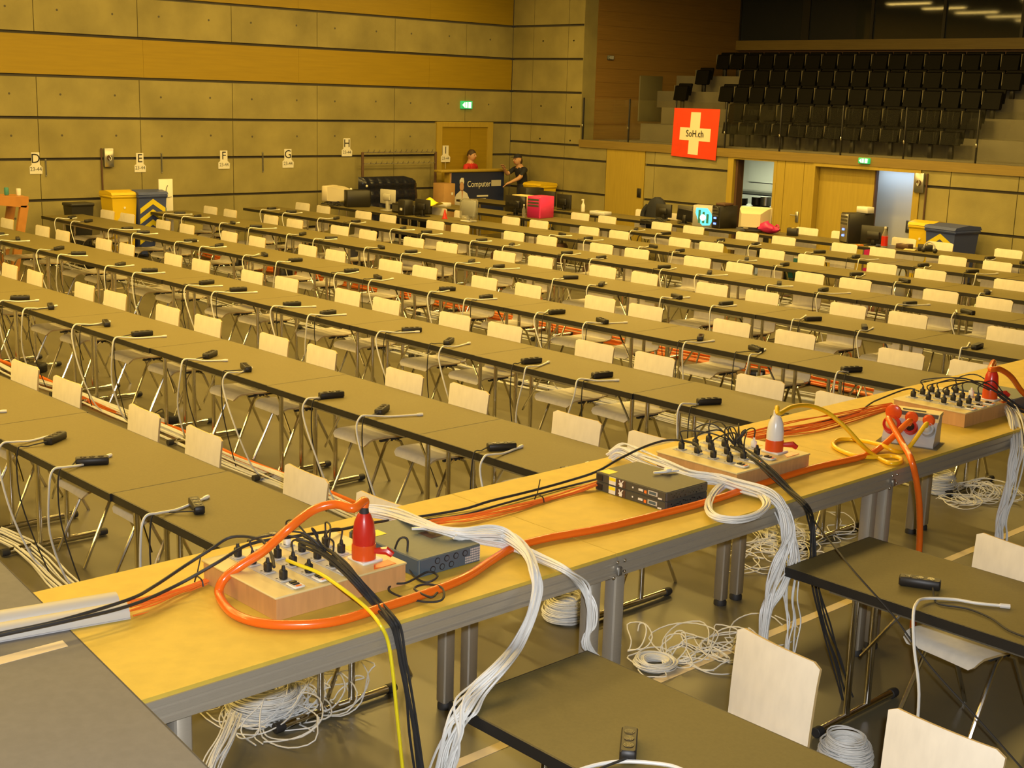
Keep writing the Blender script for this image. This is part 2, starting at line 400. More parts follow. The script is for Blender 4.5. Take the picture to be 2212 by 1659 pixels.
# stadium seats
def seat_meshes():
    s = MB().prism([(-.02, .15), (.05, .14), (.075, .17), (.10, .40), (.075, .43), (.03, .41)], -.155, .155, 'yz')
    b = MB().prism([(.10, .25), (.14, .24), (.19, .46), (.165, .475), (.145, .46)], -.16, .16, 'yz')
    p = MB().cbox(-.035, .035, .05, .12, .0, .23, .008)
    a = MB().box(-.178, -.166, .02, .16, .22, .43)
    return s.mesh('seat_pan', 'seat_black'), b.mesh('seat_back', 'seat_black'), p.mesh('pedestal', 'black'), a.mesh('side_divider', 'step')
SM = seat_meshes()
SF = MB().prism([(-.02, .225), (.05, .215), (.075, .24), (.10, .40), (.075, .43), (.03, .41)], -.155, .155, 'yz').mesh('seat_pan', 'seat_black')
def stadium_seat(x, k, label):
    t = thing('stadium_seat', label, 'seat', (x, 17.72+.6*k, TR[k] if k else 1.95), 0, 'folding seats on the gallery')
    obj('seat_pan', SM[0] if k else SF, t); obj('seat_back', SM[1], t); obj('pedestal', SM[2], t); obj('side_divider', SM[3], t)
TN = ['front', 'second', 'third', 'fourth', 'top']
for k, n in enumerate((13, 14, 16, 16, 18)):
    for i in range(n):
        x = -7.47-.36*(n-1-i)
        stadium_seat(x, k, 'black folding gallery seat in the %s tier, %s from the right aisle' % (TN[k], ORD[n-1-i]))
for k in (2, 3, 4):
    stadium_seat(-14.05+.03*k, k, 'single black folding gallery seat beside the wooden side wall, %s tier' % TN[k])
bg = thing('black_bag', 'black bag with looped handle on the second gallery tier', 'bag', (-13.0, 18.2, TR[1]))
CB(-.15, .15, -.06, .06, 0, .22, .03).build('body', 'black', bg); MB().tube(spline([(-.06, 0, .21), (-.05, 0, .3), (.05, 0, .3), (.06, 0, .21)], 4), .008, 6).build('handle', 'black', bg)

# exit signs
def exit_sign(loc, rz, lit, label, w_=.29, h=.15):
    t = thing('exit_sign', label, 'exit sign', loc, rz)
    CB(-w_/2, w_/2, -.05, 0, -h/2, h/2, .006).build('housing', 'exit_green' if lit else 'switch_green', t)
    m_ = 'exit_white' if lit else 'grey_plastic'
    MB().prism([(-.42*w_, 0), (-.2*w_, .36*h), (-.2*w_, -.36*h)], -.054, -.05, 'xz').build('pictogram_arrow', m_, t, smooth=0)
    B(-.13*w_, .02*w_, -.054, -.05, -.36*h, .36*h).build('pictogram_figure', m_, t, smooth=0)
    B(.12*w_, .36*w_, -.054, -.05, -.38*h, .38*h).build('pictogram_door', m_, t, smooth=0)
exit_sign((XL, 15.93, 2.52), R(90), True, 'lit green exit sign above the double door on the left wall')
exit_sign((-8.58, YR-.03, 1.875), 0, True, 'lit green exit sign on the gallery fascia above the blue passage', .2, .09)
exit_sign((-14.97, 17.9, 3.51), R(90), False, 'small dark exit sign high on the wooden gallery side wall', .16, .08)

# ceiling lamps
lm1 = B(-.62, .62, -.11, .11, .03, .10).mesh('lamp_housing', 'steel', 0); lm2 = B(-.6, .6, -.09, .09, 0, .03).mesh('lamp_diffuser', 'lamp_diffuser', 0)
lm3 = MB().tube([(-.5, 0, .1), (-.5, 0, ZC-5.25)], .005, 5).tube([(.5, 0, .1), (.5, 0, ZC-5.25)], .005, 5).mesh('hanger', 'steel')
LA = bpy.data.lights.new('lamp_light', 'AREA'); LA.shape = 'RECTANGLE'; LA.size = 1.18; LA.size_y = .17; LA.energy = LAMP; LA.color = WARM; LA.spread = R(180)
LC = LA.copy(); LC.energy = LAMP*1.6
LB = LA.copy(); LB.energy = LAMP*.4      # the file next to the wall burns dimmed
for i, x in enumerate((-15.1, -11.5, -7.9, -4.3)):
    for j in range(14):
        t = thing('ceiling_lamp', 'warm hanging lamp, %s file from the left wall, %s from the gallery' % (ORD[i], ORD[j]), 'lamp', (x, 15.1-1.7*j, 5.25), 0, 'hanging lamps of the hall')
        obj('housing', lm1, t); obj('diffuser', lm2, t); obj('hanger', lm3, t)
        lo = bpy.data.objects.new('lamp_light', LB if not i else (LA if j else LC)); COL.objects.link(lo); lo.parent = t; lo.location = (0, 0, -.006)

# raised floor the photographer stands on, lower left
HP = .984
def deck_edge(x): return -.04-.1135*x
rd = MB().prism([(-2.6, deck_edge(-2.6)), (8, deck_edge(8)), (8, -8.9), (-2.6, -8.9)], 0, HP)
rd = struct(rd.build('floor_raised', 'deck_floor', smooth=0))
MB().prism([(-.545, deck_edge(-.545)-.045), (-.49, deck_edge(-.49)-.045), (-.49, -5), (-.545, -5)], HP-.002, HP+.001).build('line_marking', 'line', rd, smooth=0)
MB().prism([(x, deck_edge(x)+d) for x, d in ((-2.6, 0), (8, 0), (8, .004), (-2.6, .004))], HP-.03, HP+.0012).build('edge_strip', 'joint', rd, smooth=0)
# ------------------------------------------------------------------ platform of stage panels
def stage_panel(y0, y1, label, first=False):
    t = thing('stage_panel', label, 'stage platform', (0, y0, 0), 0, 'stage panels of the cable platform')
    L = y1-y0
    e = lambda x: (deck_edge(x)+.004 if first else .002)
    MB().prism([(-1, e(-1)), (0, e(0)), (0, L-.002), (-1, L-.002)], HP-.014, HP).build('plywood_deck', 'ply', t, smooth=0)
    # aluminium edge profile, ribbed
    prof = [(0, -.014), (.006, -.014), (.006, -.034), (.001, -.037), (.001, -.043), (.007, -.046), (.007, -.066), (.002, -.069), (.002, -.076), (.012, -.08), (.012, -.092), (-.04, -.092), (-.04, -.014)]
    for sx, x in ((1, 0), (-1, -1)):
        V0 = e(x)
        MB().prism([(x+sx*a, HP+b) for a, b in prof], V0, L-.002, 'xz').build('edge_profile', 'alu', t, smooth=0)
    if first: B(-1, 0, .09, .13, HP-.09, HP-.016).build('cross_beam', 'alu', t, smooth=0)
    else: B(-.96, -.04, .004, .044, HP-.09, HP-.016).build('cross_beam', 'alu', t, smooth=0)
    B(-.96, -.04, L-.046, L-.006, HP-.09, HP-.016).build('cross_beam', 'alu', t, smooth=0)
    for x in (-.065, -.935):
        for y in ((.12 if first else .07), L-.07):
            lg = CB(x-.03, x+.03, y-.03, y+.03, .03, HP-.02, .006).build('leg', 'alu', t)
            MB().lathe([(.036, 0), (.036, .02), (.028, .035)], 10, (x, y, 0)).build('foot', 'rubber', lg)
    if not first:
        cl = CB(.012, .026, -.012, .012, HP-.085, HP-.05, .003).build('joint_clamp', 'steel', t)
        for dy, dz in ((-.012, -.03), (.03, -.03), (.03, -.075), (-.03, -.09)):
            MB().ball((.018, dy, HP+dz), .007, n=8, m=6).build('bolt', 'chrome', cl)
stage_panel(0, 2, 'plywood stage panel carrying the nearest socket box, next to the raised grey floor', True)
stage_panel(2, 4, 'plywood stage panel carrying the stacked network switches')
stage_panel(4, 6, 'plywood stage panel carrying the box with three red sockets')
stage_panel(6, 8, 'farthest plywood stage panel at the right edge of the picture')

# ------------------------------------------------------------------ tables, chairs, power strips, network leads
TD = .67
def table_meshes(L, caps):
    h = L/2
    top = CB(-h+.004, h-.004, .006, TD-.006, .714, .739, .002).mesh('tabletop', 'laminate', 0)
    eb = MB().box(-h, h, 0, .007, .697, .738).box(-h, h, TD-.007, TD, .697, .738).box(-h, -h+.005, .007, TD-.007, .697, .738).box(h-.005, h, .007, TD-.007, .697, .738).mesh('edge_band', 'black', 0)
    ap = MB().box(-h+.2, h-.2, .05, .07, .668, .712).box(-h+.2, h-.2, TD-.07, TD-.05, .668, .712).mesh('apron_rail', 'steel', 0)
    return top, eb, ap
FB = MB().tube([(0, .03, .028), (0, .64, .028)], .02, 10).mesh('foot_bar', 'chrome')
FC = MB().lathe([(.022, -.02), (.024, -.018), (.024, .018), (.02, .03)], 10, (0, 0, .026), 'y').mesh('end_cap', 'rubber')
PO = MB().tube([(0, 0, .04), (0, 0, .71)], .0155, 10).mesh('post', 'chrome')
BR = MB().tube([(0, .33, .30), (.26, .33, .68)], .008, 6).mesh('brace', 'chrome')
TM = {L: table_meshes(L, True) for L in (1.65, 1.76)}
def table(x, y, L, label, full, group):
    t = thing('folding_table', label, 'table', (x, y, 0), 0, group)
    a, b, c = TM[L]
    obj('tabletop', a, t); obj('edge_band', b, t)
    if full: obj('apron_rail', c, t)
    for s in (-1, 1):
        px = s*(L/2-.215)
        f = obj('foot_bar', FB, t, (px, 0, 0))
        if full:
            obj('end_cap', FC, f, (0, .03, 0)); obj('end_cap', FC, f, (0, .64, 0))
            br = obj('brace', BR, t, (px, 0, 0)); br.scale = (-s, 1, 1)
        obj('post', PO, t, (px, .25, 0)); obj('post', PO, t, (px, .42, 0))
def sheet(rows, wfun, bend, thick, nx=8):
    # rows: list of (y, z) along the shell; wfun(i/(n-1)) half width; bend: sideways curve
    n = len(rows); V = []; F = []
    for side in (0, 1):
        for i, (y, z) in enumerate(rows):
            a = rows[max(i-1, 0)]; b = rows[min(i+1, n-1)]
            ty, tz = b[0]-a[0], b[1]-a[1]; l = math.hypot(ty, tz); ny, nz = -tz/l, ty/l
            wd = wfun(i/(n-1))
            for j in range(nx+1):
                u = -1+2*j/nx; c = bend*(u*u)
                V.append((u*wd, y+ny*(thick*side+c), z+nz*(thick*side+c)))
    m = nx+1; o = n*m
    for i in range(n-1):
        for j in range(nx):
            q = (i*m+j, i*m+j+1, (i+1)*m+j+1, (i+1)*m+j); F.append(q); F.append(tuple(o+k for k in q[::-1]))
    edge = [j for j in range(m)]+[i*m+nx for i in range(1, n)]+[(n-1)*m+j for j in range(nx-1, -1, -1)]+[i*m for i in range(n-2, 0, -1)]
    mb = MB(); mb.v = V; mb.f = F; mb.mi = [0]*len(F)
    for a, b in zip(edge, edge[1:]+edge[:1]): mb.f.append((a, b, b+o, a+o)); mb.mi.append(1)
    return mb
def round_end(w0, w1, k0, k1):
    def f(t):
        w_ = w0+(w1-w0)*t; c = 1.
        if t < k0: c = 1-.16*(1-t/k0)**2.2
        if t > 1-k1: c = 1-.16*((t-(1-k1))/k1)**2.2
        return w_*c
    return f
CS = sheet([(-.225, .405), (-.222, .420), (-.208, .434), (-.18, .442), (-.08, .440), (.04, .432), (.13, .432), (.17, .440)], round_end(.195, .195, .3, .01), .006, .011).mesh('seat', ['birch', 'birch_edge'], 50)
CK = sheet([(.17, .440), (.192, .455), (.203, .48), (.207, .53), (.211, .60), (.217, .68), (.224, .76), (.229, .80), (.232, .826), (.2335, .842)], round_end(.195, .205, .01, .12), -.012, .011).mesh('backrest', ['birch', 'birch_edge'], 50)
CLF = MB().tube([(0, -.02, .425), (.006, -.06, .40), (.022, -.25, .0)], .0105, 8).mesh('leg', 'chrome')
CLB = MB().tube([(0, .03, .42), (.006, .07, .40), (.022, .26, .0)], .0105, 8).mesh('leg', 'chrome')
CUF = MB().tube([(-.165, 0, .42), (.165, 0, .42)], .0105, 8).box(-.17, -.15, -.1, .12, .418, .43).box(.15, .17, -.1, .12, .418, .43).mesh('underframe', 'rubber')
def chair(x, y, rz, label, group=None, full=True):
    t = thing('plywood_chair', label, 'chair', (x, y, 0), rz, group)
    obj('seat', CS, t); obj('backrest', CK, t); 
    if full: obj('underframe', CUF, t)
    for s in (-1, 1):
        for me in (CLF, CLB):
            l = obj('leg', me, t, (s*.165, 0, 0)); l.scale = (s, 1, 1)
SB = CB(-.026, .026, -.085, .085, .001, .042, .006).mesh('body', 'black')
SO = MB().lathe([(.017, 0), (.017, .0015)], 12).lathe([(.012, .0014), (.012, .002)], 10).mesh('socket', 'black_gloss')
def strip(x, y, ye, rz, label, group, full=True, z=.7395):
    # y = strip centre, ye = near edge of the table
    t = thing('power_strip', label, 'power strip', (x, y, z), rz, group)
    obj('body', SB, t)
    if full:
        for k in (-1, 0, 1): obj('socket', SO, t, (0, k*.045, .042))
    dy = y-ye
    c, s = math.cos(-rz), math.sin(-rz)
    def loc(p): return (p[0]*c-p[1]*s, p[0]*s+p[1]*c, p[2])
    jx = random.uniform(-.05, .05)
    pts = [(0, 0, .02) if abs(rz) > 5 else loc((math.sin(rz)*.085, -math.cos(rz)*.085, .02))]
    pts += [loc((jx, -dy+.04, .006)), loc((jx, -dy-.02, -.01)), loc((jx*1.3, -dy-.025, -.25)), loc((jx*2, -dy+.03, -.5)), loc((jx*3, -dy+.1, -z+.01))]
    MB().tube(spline(pts, 4), .0042, 5).build('cord', 'rubber', t)
def lead_variant(seed):
    r_ = random.Random(seed)
    a = r_.uniform(-.12, .12); b = r_.uniform(-.2, .2); e = r_.uniform(.18, .34); s = r_.uniform(-.14, .14)
    p = [(b, .10, -.725), (b*.9, .02, -.62), (b*.6, -.07, -.35), (.0, -.10, -.08), (0, -.075, .02), (s*.1, 0, .022), (s*.4, e*.4, .008), (s, e, .009)]
    q = spline(p, 5)
    end = Vector(q[-1]); d = unit(Vector(q[-1])-Vector(q[-2]))
    me = MB().tube(q, .0062, 6).mesh('lead', 'white_cable')
    pm = MB().tube([end-d*.005, end+d*.012, end+d*.035], .009, 6, rr=[.008, .0105, .0095]).mesh('connector', 'white_gloss')
    return me, pm
LV = [lead_variant(i) for i in range(8)]
def lead(x, ye, label, group, v, sx=1, z=.7395):
    t = thing('network_lead', label, 'cable', (x, ye, z), 0, group)
    a = obj('lead', LV[v][0], t); b = obj('connector', LV[v][1], t)
    a.scale = b.scale = (sx, 1, 1)
ROWS = [('first', 1.18, 4), ('second', 3.15, 6), ('third', 5.05, 9), ('fourth', 6.87, 9), ('fifth', 8.65, 9), ('sixth', 10.40, 9), ('seventh', 11.97, 9), ('eighth', 13.6, 9), ('ninth', 15.15, 9)]
LEN = [1.65]*5+[1.76]*4
SEATPOS = {}
for ri, (rn, ry, n) in enumerate(ROWS):
    xe = -.99
    full = ri < 5
    si = 0
    for k in range(n):
        L = LEN[k]; xc = xe-L/2; xe -= L
        table(xc, ry+random.uniform(-.006, .006), L, 'dark grey folding table, %s row behind the platform, %s from the platform' % (rn, ORD[k]), full, 'folding tables in rows')
        for s in (1, -1):
            cx = xc+s*.32+random.uniform(-.03, .03)
            SEATPOS[(ri, si)] = cx
            cl = 'plywood chair tucked under the %s table row behind the platform, %s from the platform' % (rn, ORD[si])
            gone = (ri >= 7 and k >= 7) or (ri == 8 and k == 8) or (ri == 6 and k == 8)
            if not gone:
                chair(cx, ry+.555+random.uniform(-.02, .03), R(random.uniform(-3, 3)), cl, 'plywood chairs at the table rows', full)
            messy = (ri == 6 and k >= 6) or (ri == 7 and k >= 6) or (ri == 8)
            if not (ri == 8 and (k in (3, 4, 5, 6, 7, 8))):
                sy = ry+random.uniform(.14, .24)
                if not (ri >= 6 and k >= 6):
                    strip(xc+s*.30+random.uniform(-.05, .05), sy, ry, random.choice((R(8), R(-6), R(-25), R(35), R(70), R(-12))), 'small black power strip on the %s table row behind the platform, %s from the platform' % (rn, ORD[si]), 'power strips on the table rows', ri < 4)
                    lead(xc+s*.33+random.uniform(-.12, .08)+.1, ry, 'white network lead on the %s table row behind the platform, %s from the platform' % (rn, ORD[si]), 'network leads on the table rows', random.randrange(8), random.choice((1, 1, -1)))
            si += 1
# tables on the photographer's side of the platform
table(.19+.825, .98, 1.65, 'dark grey folding table at the bottom of the picture, in front of the platform', True, 'folding tables in rows')
table(.12+.825, 2.98, 1.65, 'dark grey folding table at the right edge in front of the platform', True, 'folding tables in rows')
chair(.715, 1.81, R(-9), 'plywood chair with its whole back in view behind the nearest table', 'chairs in front of the platform')
chair(1.47, 1.68, R(-2), 'plywood chair cut by the bottom edge, right of the coil of white cable', 'chairs in front of the platform')
chair(.72, 3.58, R(-9), 'plywood chair at the right edge behind the table in front of the platform', 'chairs in front of the platform')
# ------------------------------------------------------------------ gear on the platform
PATHS = {
    'orange1':[(-0.327,0.989,1.26),(-0.339,0.969,1.285),(-0.402,0.94,1.29),(-0.442,0.868,1.27),(-0.441,0.761,1.22),(-0.499,0.702,1.14),(-0.537,0.631,1.09),(-0.548,0.568,1.05),(-0.539,0.545,1.002),(-0.378,0.495,1.002),(-0.258,0.51,1.002),(-0.168,0.578,1.002),(-0.095,0.712,1.002),(-0.093,0.923,1.002),(-0.105,1.16,1.002),(-0.138,1.342,1.002),(-0.206,1.518,1.002),(-0.264,1.692,1.002),(-0.265,1.871,1.002),(-0.218,2.118,1.002),(-0.195,2.407,1.002),(-0.18,2.792,1.002),(-0.199,3.189,1.002),(-0.211,3.652,1.002),(-0.182,4.013,1.002),(-0.217,4.262,1.01),(-0.266,4.486,1.03),(-0.243,4.536,1.06)],
    'orange2':[(-0.264,4.359,1.07),(-0.204,4.342,1.065),(-0.097,4.267,1.04),(0.034,4.121,1.02),(0.06,4.136,0.932),(0.07,4.172,0.808),(0.065,4.213,0.676),(0.06,4.239,0.556),(0.06,4.25,0.35),(0.06,4.26,0.02)],
    'yellow1':[(-0.29,3.401,1.26),(-0.326,3.483,1.275),(-0.358,3.633,1.28),(-0.378,3.801,1.26),(-0.336,3.906,1.22),(-0.259,3.964,1.15),(-0.187,4.021,1.06),(-0.158,4.104,0.997),(-0.042,4.044,0.997),(-0.012,4.098,0.997),(-0.053,4.171,0.997),(-0.115,4.163,0.997),(-0.151,4.071,0.997),(-0.229,4.024,0.997),(-0.354,4.067,0.997),(-0.434,4.146,0.997),(-0.462,4.253,0.997),(-0.39,4.317,0.997),(-0.214,4.255,1.017),(-0.143,4.275,0.997),(-0.131,4.367,0.997),(-0.14,4.493,1.02),(-0.147,4.583,1.06)],
    'red3':[(-0.202,5.297,1.27),(-0.223,5.366,1.285),(-0.203,5.437,1.28),(-0.191,5.566,1.22),(-0.191,5.747,1.1),(-0.13,5.929,1.002)],
    'black_l1':[(-0.705,-0.248,0.994),(-0.608,-0.196,1.034),(-0.568,-0.018,1.044),(-0.595,0.229,1.044),(-0.673,0.364,1.034),(-0.744,0.529,1.054),(-0.741,0.622,1.09),(-0.747,0.722,1.12),(-0.639,0.772,1.13),(-0.535,0.754,1.11),(-0.454,0.714,1.09)],
    'black_l2':[(-0.683,-0.256,0.994),(-0.594,-0.202,1.034),(-0.551,-0.01,1.044),(-0.557,0.218,1.039),(-0.636,0.432,1.034),(-0.592,0.571,1.1),(-0.64,0.734,1.12),(-0.611,0.913,1.12),(-0.668,1.164,1.08),(-0.782,1.383,1.03),(-0.814,1.649,0.994),(-0.777,1.873,0.994),(-0.769,2.026,1.004),(-0.768,2.277,1.004),(-0.78,2.525,1.004),(-0.747,2.675,1.03),(-0.763,2.849,1.06),(-0.768,3.053,1.09),(-0.72,3.168,1.11),(-0.581,3.174,1.12),(-0.491,3.116,1.11)],
    'black_l3':[(-0.77,1.625,0.994),(-0.719,1.823,0.994),(-0.728,2.044,0.994),(-0.738,2.277,0.994),(-0.741,2.547,0.994),(-0.658,2.59,1.03)],
    'black_m':[(-0.757,4.054,0.994),(-0.758,4.275,0.994),(-0.758,4.633,0.994),(-0.762,4.874,0.994),(-0.848,5.156,0.994),(-0.797,5.17,1.03),(-0.779,5.445,1.06),(-0.628,5.316,1.09)],
    'orange_fib1':[(-0.609,0.226,1.004),(-0.63,0.34,0.999),(-0.662,0.445,0.994),(-0.691,0.553,0.994),(-0.719,0.645,0.994)],
    'orange_fib2':[(-0.723,1.636,0.994),(-0.681,1.79,0.994),(-0.665,1.986,0.994),(-0.662,2.218,0.994),(-0.679,2.424,0.994),(-0.655,2.573,1.014)],
    'orange_fib3':[(-0.794,3.808,0.994),(-0.769,4.037,0.994),(-0.727,4.317,0.994),(-0.726,4.677,0.994),(-0.739,4.984,0.994),(-0.745,5.217,0.994)],
    'white_a':[(-0.937,1.44,1.014),(-0.903,1.474,1.034),(-0.786,1.504,1.044),(-0.568,1.46,1.074),(-0.429,1.451,1.084),(-0.358,1.508,1.074),(-0.322,1.621,1.064),(-0.279,1.68,1.044),(-0.118,1.627,1.034),(0.007,1.551,1.014),(0.05,1.521,0.961),(0.08,1.468,0.885),(0.12,1.364,0.81),(0.245,1.169,0.83),(0.244,1.067,0.775),(0.302,0.955,0.761),(0.298,0.92,0.7),(0.273,0.91,0.611),(0.245,0.9,0.494)],
    'white_b':[(-0.368,1.469,1.074),(-0.326,1.576,1.044),(-0.259,1.687,1.014),(-0.098,1.682,1.009),(0.059,1.661,1.009),(0.03,1.779,0.918),(0.06,1.795,0.842),(0.07,1.798,0.76),(0.06,1.788,0.674),(0.05,1.98,0.45),(0.05,1.95,0.12),(0.1,1.9,0.04)],
    'white_c':[(-0.959,2.994,1.004),(-0.9,3.017,1.044),(-0.772,3.002,1.034),(-0.564,2.964,1.034),(-0.41,2.947,1.034),(-0.319,3.004,1.034),(-0.203,3.027,1.024),(-0.046,3.05,1.014),(0.03,3.055,0.967),(0.07,3.057,0.869),(0.08,3.037,0.746),(0.1,2.946,0.643),(0.1,2.89,0.549),(0.1,2.881,0.421),(0.1,2.851,0.2),(0.13,2.831,0.02)],
    'white_d':[(-0.311,3.124,1.014),(-0.235,2.919,1.014),(-0.125,2.722,1.014),(-0.002,2.616,1.014),(0.081,2.651,1.014),(0.097,2.775,1.014),(0.033,2.927,1.014),(-0.093,3.046,1.014),(-0.216,3.088,1.014)],
    'white_e':[(0.03,3.055,0.967),(0.07,3.092,0.84),(0.09,3.101,0.713),(0.1,3.084,0.566),(0.12,3.083,0.462),(0.14,3.046,0.368),(0.14,3.046,0.2),(0.16,3.066,0.02)],
    'white_f':[(-0.387,5.788,1.044),(-0.279,5.696,1.034),(-0.078,5.428,1.014),(0.05,5.236,0.922),(0.08,5.149,0.811),(0.09,5.11,0.661),(0.1,5.037,0.545),(0.1,5.035,0.438),(0.1,5.035,0.25),(0.12,5.035,0.02)],
    'black_fall1':[(-0.571,0.906,1.12),(-0.415,0.899,1.12),(-0.28,0.883,1.11),(-0.182,0.88,1.08),(-0.143,0.921,1.014),(0.009,0.883,0.996),(0.02,0.899,0.959),(0.035,0.908,0.864),(0.05,0.925,0.73),(0.06,0.949,0.589),(0.07,0.976,0.41)],
    'black_fall2':[(-0.471,3.356,1.11),(-0.306,3.286,1.1),(-0.166,3.245,1.06),(-0.043,3.224,1.004),(0.097,3.126,0.996),(0.03,3.288,0.877),(0.05,3.294,0.748),(0.07,3.307,0.57),(0.1,3.359,0.361),(0.15,3.405,0.18),(0.2,3.452,-0.003)],
    'black_diag':[(0.03,3.279,0.89),(0.289,3.08,0.864),(0.493,2.95,0.822),(0.691,2.93,0.705),(0.886,2.91,0.556),(1.104,2.9,0.423),(1.321,2.88,0.295)],
    'yellow_thin':[(-0.439,0.758,1.11),(-0.351,0.757,1.115),(-0.284,0.788,1.1),(-0.135,0.778,1.09),(-0.086,0.838,1.024),(0.021,0.816,1.004),(0.03,0.844,0.939),(0.045,0.854,0.833),(0.055,0.868,0.665),(0.06,0.895,0.434)],
    'black_mess':[(-0.445,1.234,1.02),(-0.395,1.224,1.1),(-0.376,1.248,1.1),(-0.367,1.243,1.04),(-0.3,1.211,0.994),(-0.202,1.197,0.994),(-0.202,1.252,1.004),(-0.261,1.256,1.004),(-0.223,1.128,1.004),(-0.26,1.094,0.994),(-0.223,1.044,0.994),(-0.14,1.041,0.994),(-0.055,1.077,0.994),(-0.017,1.119,1.004),(-0.083,1.173,1.014),(-0.147,1.152,1.014),(-0.137,1.091,1.014),(-0.04,1.085,1.014),(-0.059,1.132,1.014)],
    'grey_tray_wires':[(-0.02,0.695,0.823),(-0.02,0.908,0.829),(-0.02,1.136,0.826),(-0.02,1.4,0.871)],
    'lead_n2':[(0.883,2.86,0.17),(0.875,2.86,0.448),(0.824,2.88,0.623),(0.795,2.9,0.746),(0.763,2.976,0.77),(0.738,3.087,0.755),(0.81,3.19,0.748),(0.893,3.227,0.748),(0.967,3.279,0.748)],
    'lead_n1':[(0.817,0.822,0.75),(0.808,0.948,0.75),(0.827,1.05,0.75),(0.872,1.126,0.75),(0.959,1.198,0.75),(1.019,1.213,0.75)],
    'cord_n2':[(0.701,3.213,0.76),(0.741,3.156,0.745),(0.797,3.103,0.745),(0.896,3.147,0.745),(1.006,3.128,0.745),(1.117,3.063,0.745),(1.238,3.048,0.745)],
}
def cable(name, key, r, m, label, cat='cable', n=8, k=5, grp=None):
    return tag(MB().tube(spline(PATHS[key], k), r, n).build(name, m), label, cat, grp)
def bundle(name, pts, count, r, spread, m, label, seed=1, k=5, sag=0., n=5, cat='cable bundle', fan=None, kind=None):
    rn = random.Random(seed); mb = MB(); P = [Vector(p) for p in pts]
    for c in range(count):
        a = rn.uniform(0, 6.28); q = spread*math.sqrt(rn.random()); ph = rn.uniform(-1, 1)
        Q = []
        for i, p in enumerate(P):
            f = (fan[min(i, len(fan)-1)] if fan else 1.)
            tw = a+ph*i*.35
            t = unit(P[min(i+1, len(P)-1)]-P[max(i-1, 0)])
            u = unit(t.cross(Vector((0, 0, 1)) if abs(t.z) < .9 else Vector((1, 0, 0)))); w_ = t.cross(u)
            Q.append(p+(u*math.cos(tw)+w_*math.sin(tw)*.8)*q*f+Vector((rn.uniform(-1, 1), rn.uniform(-1, 1), 0))*spread*.25*f)
        mb.tube(spline(Q, k), r, n)
    o = tag(mb.build(name, m), label, cat)
    o['kind'] = 'stuff'
    return o
# socket boxes ------------------------------------------------------------
def plug_mesh(m='black'):
    return MB().cbox(-.014, .014, -.011, .011, 0, .034, .004).tube([(0, 0, .034), (0, 0, .05)], .006, 8, rr=[.008, .005]).mesh('plug', m)
PLUG = plug_mesh(); PLUGW = plug_mesh('white_gloss')
SQ = MB().cbox(-.021, .021, -.022, .022, 0, .004, .003).mesh('outlet', 'grey_pvc')
HOLE = MB().lathe([(.013, .004), (.013, .0048)], 10).box(-.019, -.012, -.02, -.013, .004, .0046).mesh('outlet_hole', 'switch_dark')
BRK = MB().cbox(-.03, .03, -.022, .022, 0, .007, .003).mesh('breaker', 'white_gloss')
BRT = MB().box(-.022, -.008, -.012, .012, .007, .013).box(-.002, .008, -.012, .012, .007, .011).mesh('breaker_lever', 'black')
BRO = MB().box(.016, .024, -.010, .010, .007, .009).mesh('breaker_label', 'orange_thin')
def socket_box(x0, x1, y0, y1, plugs, label, big, seed):
    t = thing('socket_box', label, 'socket box', (x0, y0, HP), 0, 'wooden socket boxes on the platform')
    dx, dy = x1-x0, y1-y0; h = .078
    for a in ((0, dx, 0, .014), (0, dx, dy-.014, dy), (0, .014, .014, dy-.014), (dx-.014, dx, .014, dy-.014)):
        B(a[0], a[1], a[2], a[3], .001, h).build('side_board', 'boxwood', t, smooth=0)
    pn = CB(-.006, dx+.004, -.006, dy+.004, h, h+.008, .002).build('cover_panel', 'cream_panel', t)
    z = h+.008
    ys = [.105, .21, .315, .42]
    for si, sy in enumerate(ys):
        nx = 4 if si < 3 else 3
        x_s = .03
        sb = CB(x_s-.006, x_s+.055+.1*(nx-1)+(.06 if si < 3 else 0), sy-.026, sy+.026, z, z+.003, .001).build('socket_rail', 'grey_pvc', t)
        for k in range(nx):
            px = x_s+.03+.098*k
            ou = obj('outlet', SQ, t, (px, sy, z+.003)); obj('outlet_hole', HOLE, ou)
            if (si, k) in plugs:
                obj('plug', PLUGW if plugs[(si, k)] == 'w' else PLUG, t, (px, sy, z+.006))
        if si < 3:
            bk = obj('breaker', BRK, t, (x_s+.098*nx+.005, sy, z+.003)); obj('breaker_lever', BRT, bk); obj('breaker_label', BRO, bk)
    # the three-phase inlet plate, the plug in it is a thing of its own
    px, py = .36, .445
    CB(px-.05, px+.05, py-.04, py+.05, z, z+.010, .003).build('inlet_plate', 'white_gloss', t)
    B(px-.16, px-.11, py+.02, py+.06, z, z+.0012).build('warning_sticker', 'yellow', t, smooth=0)
    MB().prism([(px+.06, py+.0), (px+.10, py-.03), (px+.10, py+.07), (px+.05, py+.07)], z, z+.002).build('inlet_lid', 'orange', t, smooth=0)
    return (x0+px, y0+py, HP+z+.010)
P1 = {(0,0):'b',(0,1):'b',(0,2):'b',(0,3):'b',(1,1):'b',(1,2):'b',(1,3):'b',(2,0):'w',(2,1):'b',(2,2):'b',(2,3):'b',(3,1):'b',(3,2):'b'}
P2 = {(0,0):'b',(0,1):'b',(0,2):'b',(0,3):'b',(1,0):'b',(1,1):'b',(1,2):'b',(1,3):'b',(2,0):'b',(2,1):'b',(2,2):'b',(2,3):'b',(3,1):'b',(3,2):'w'}
q1 = socket_box(-.72, -.25, .59, 1.14, P1, 'wooden socket box ringed by thick orange cable, nearest the camera', 1, 1)
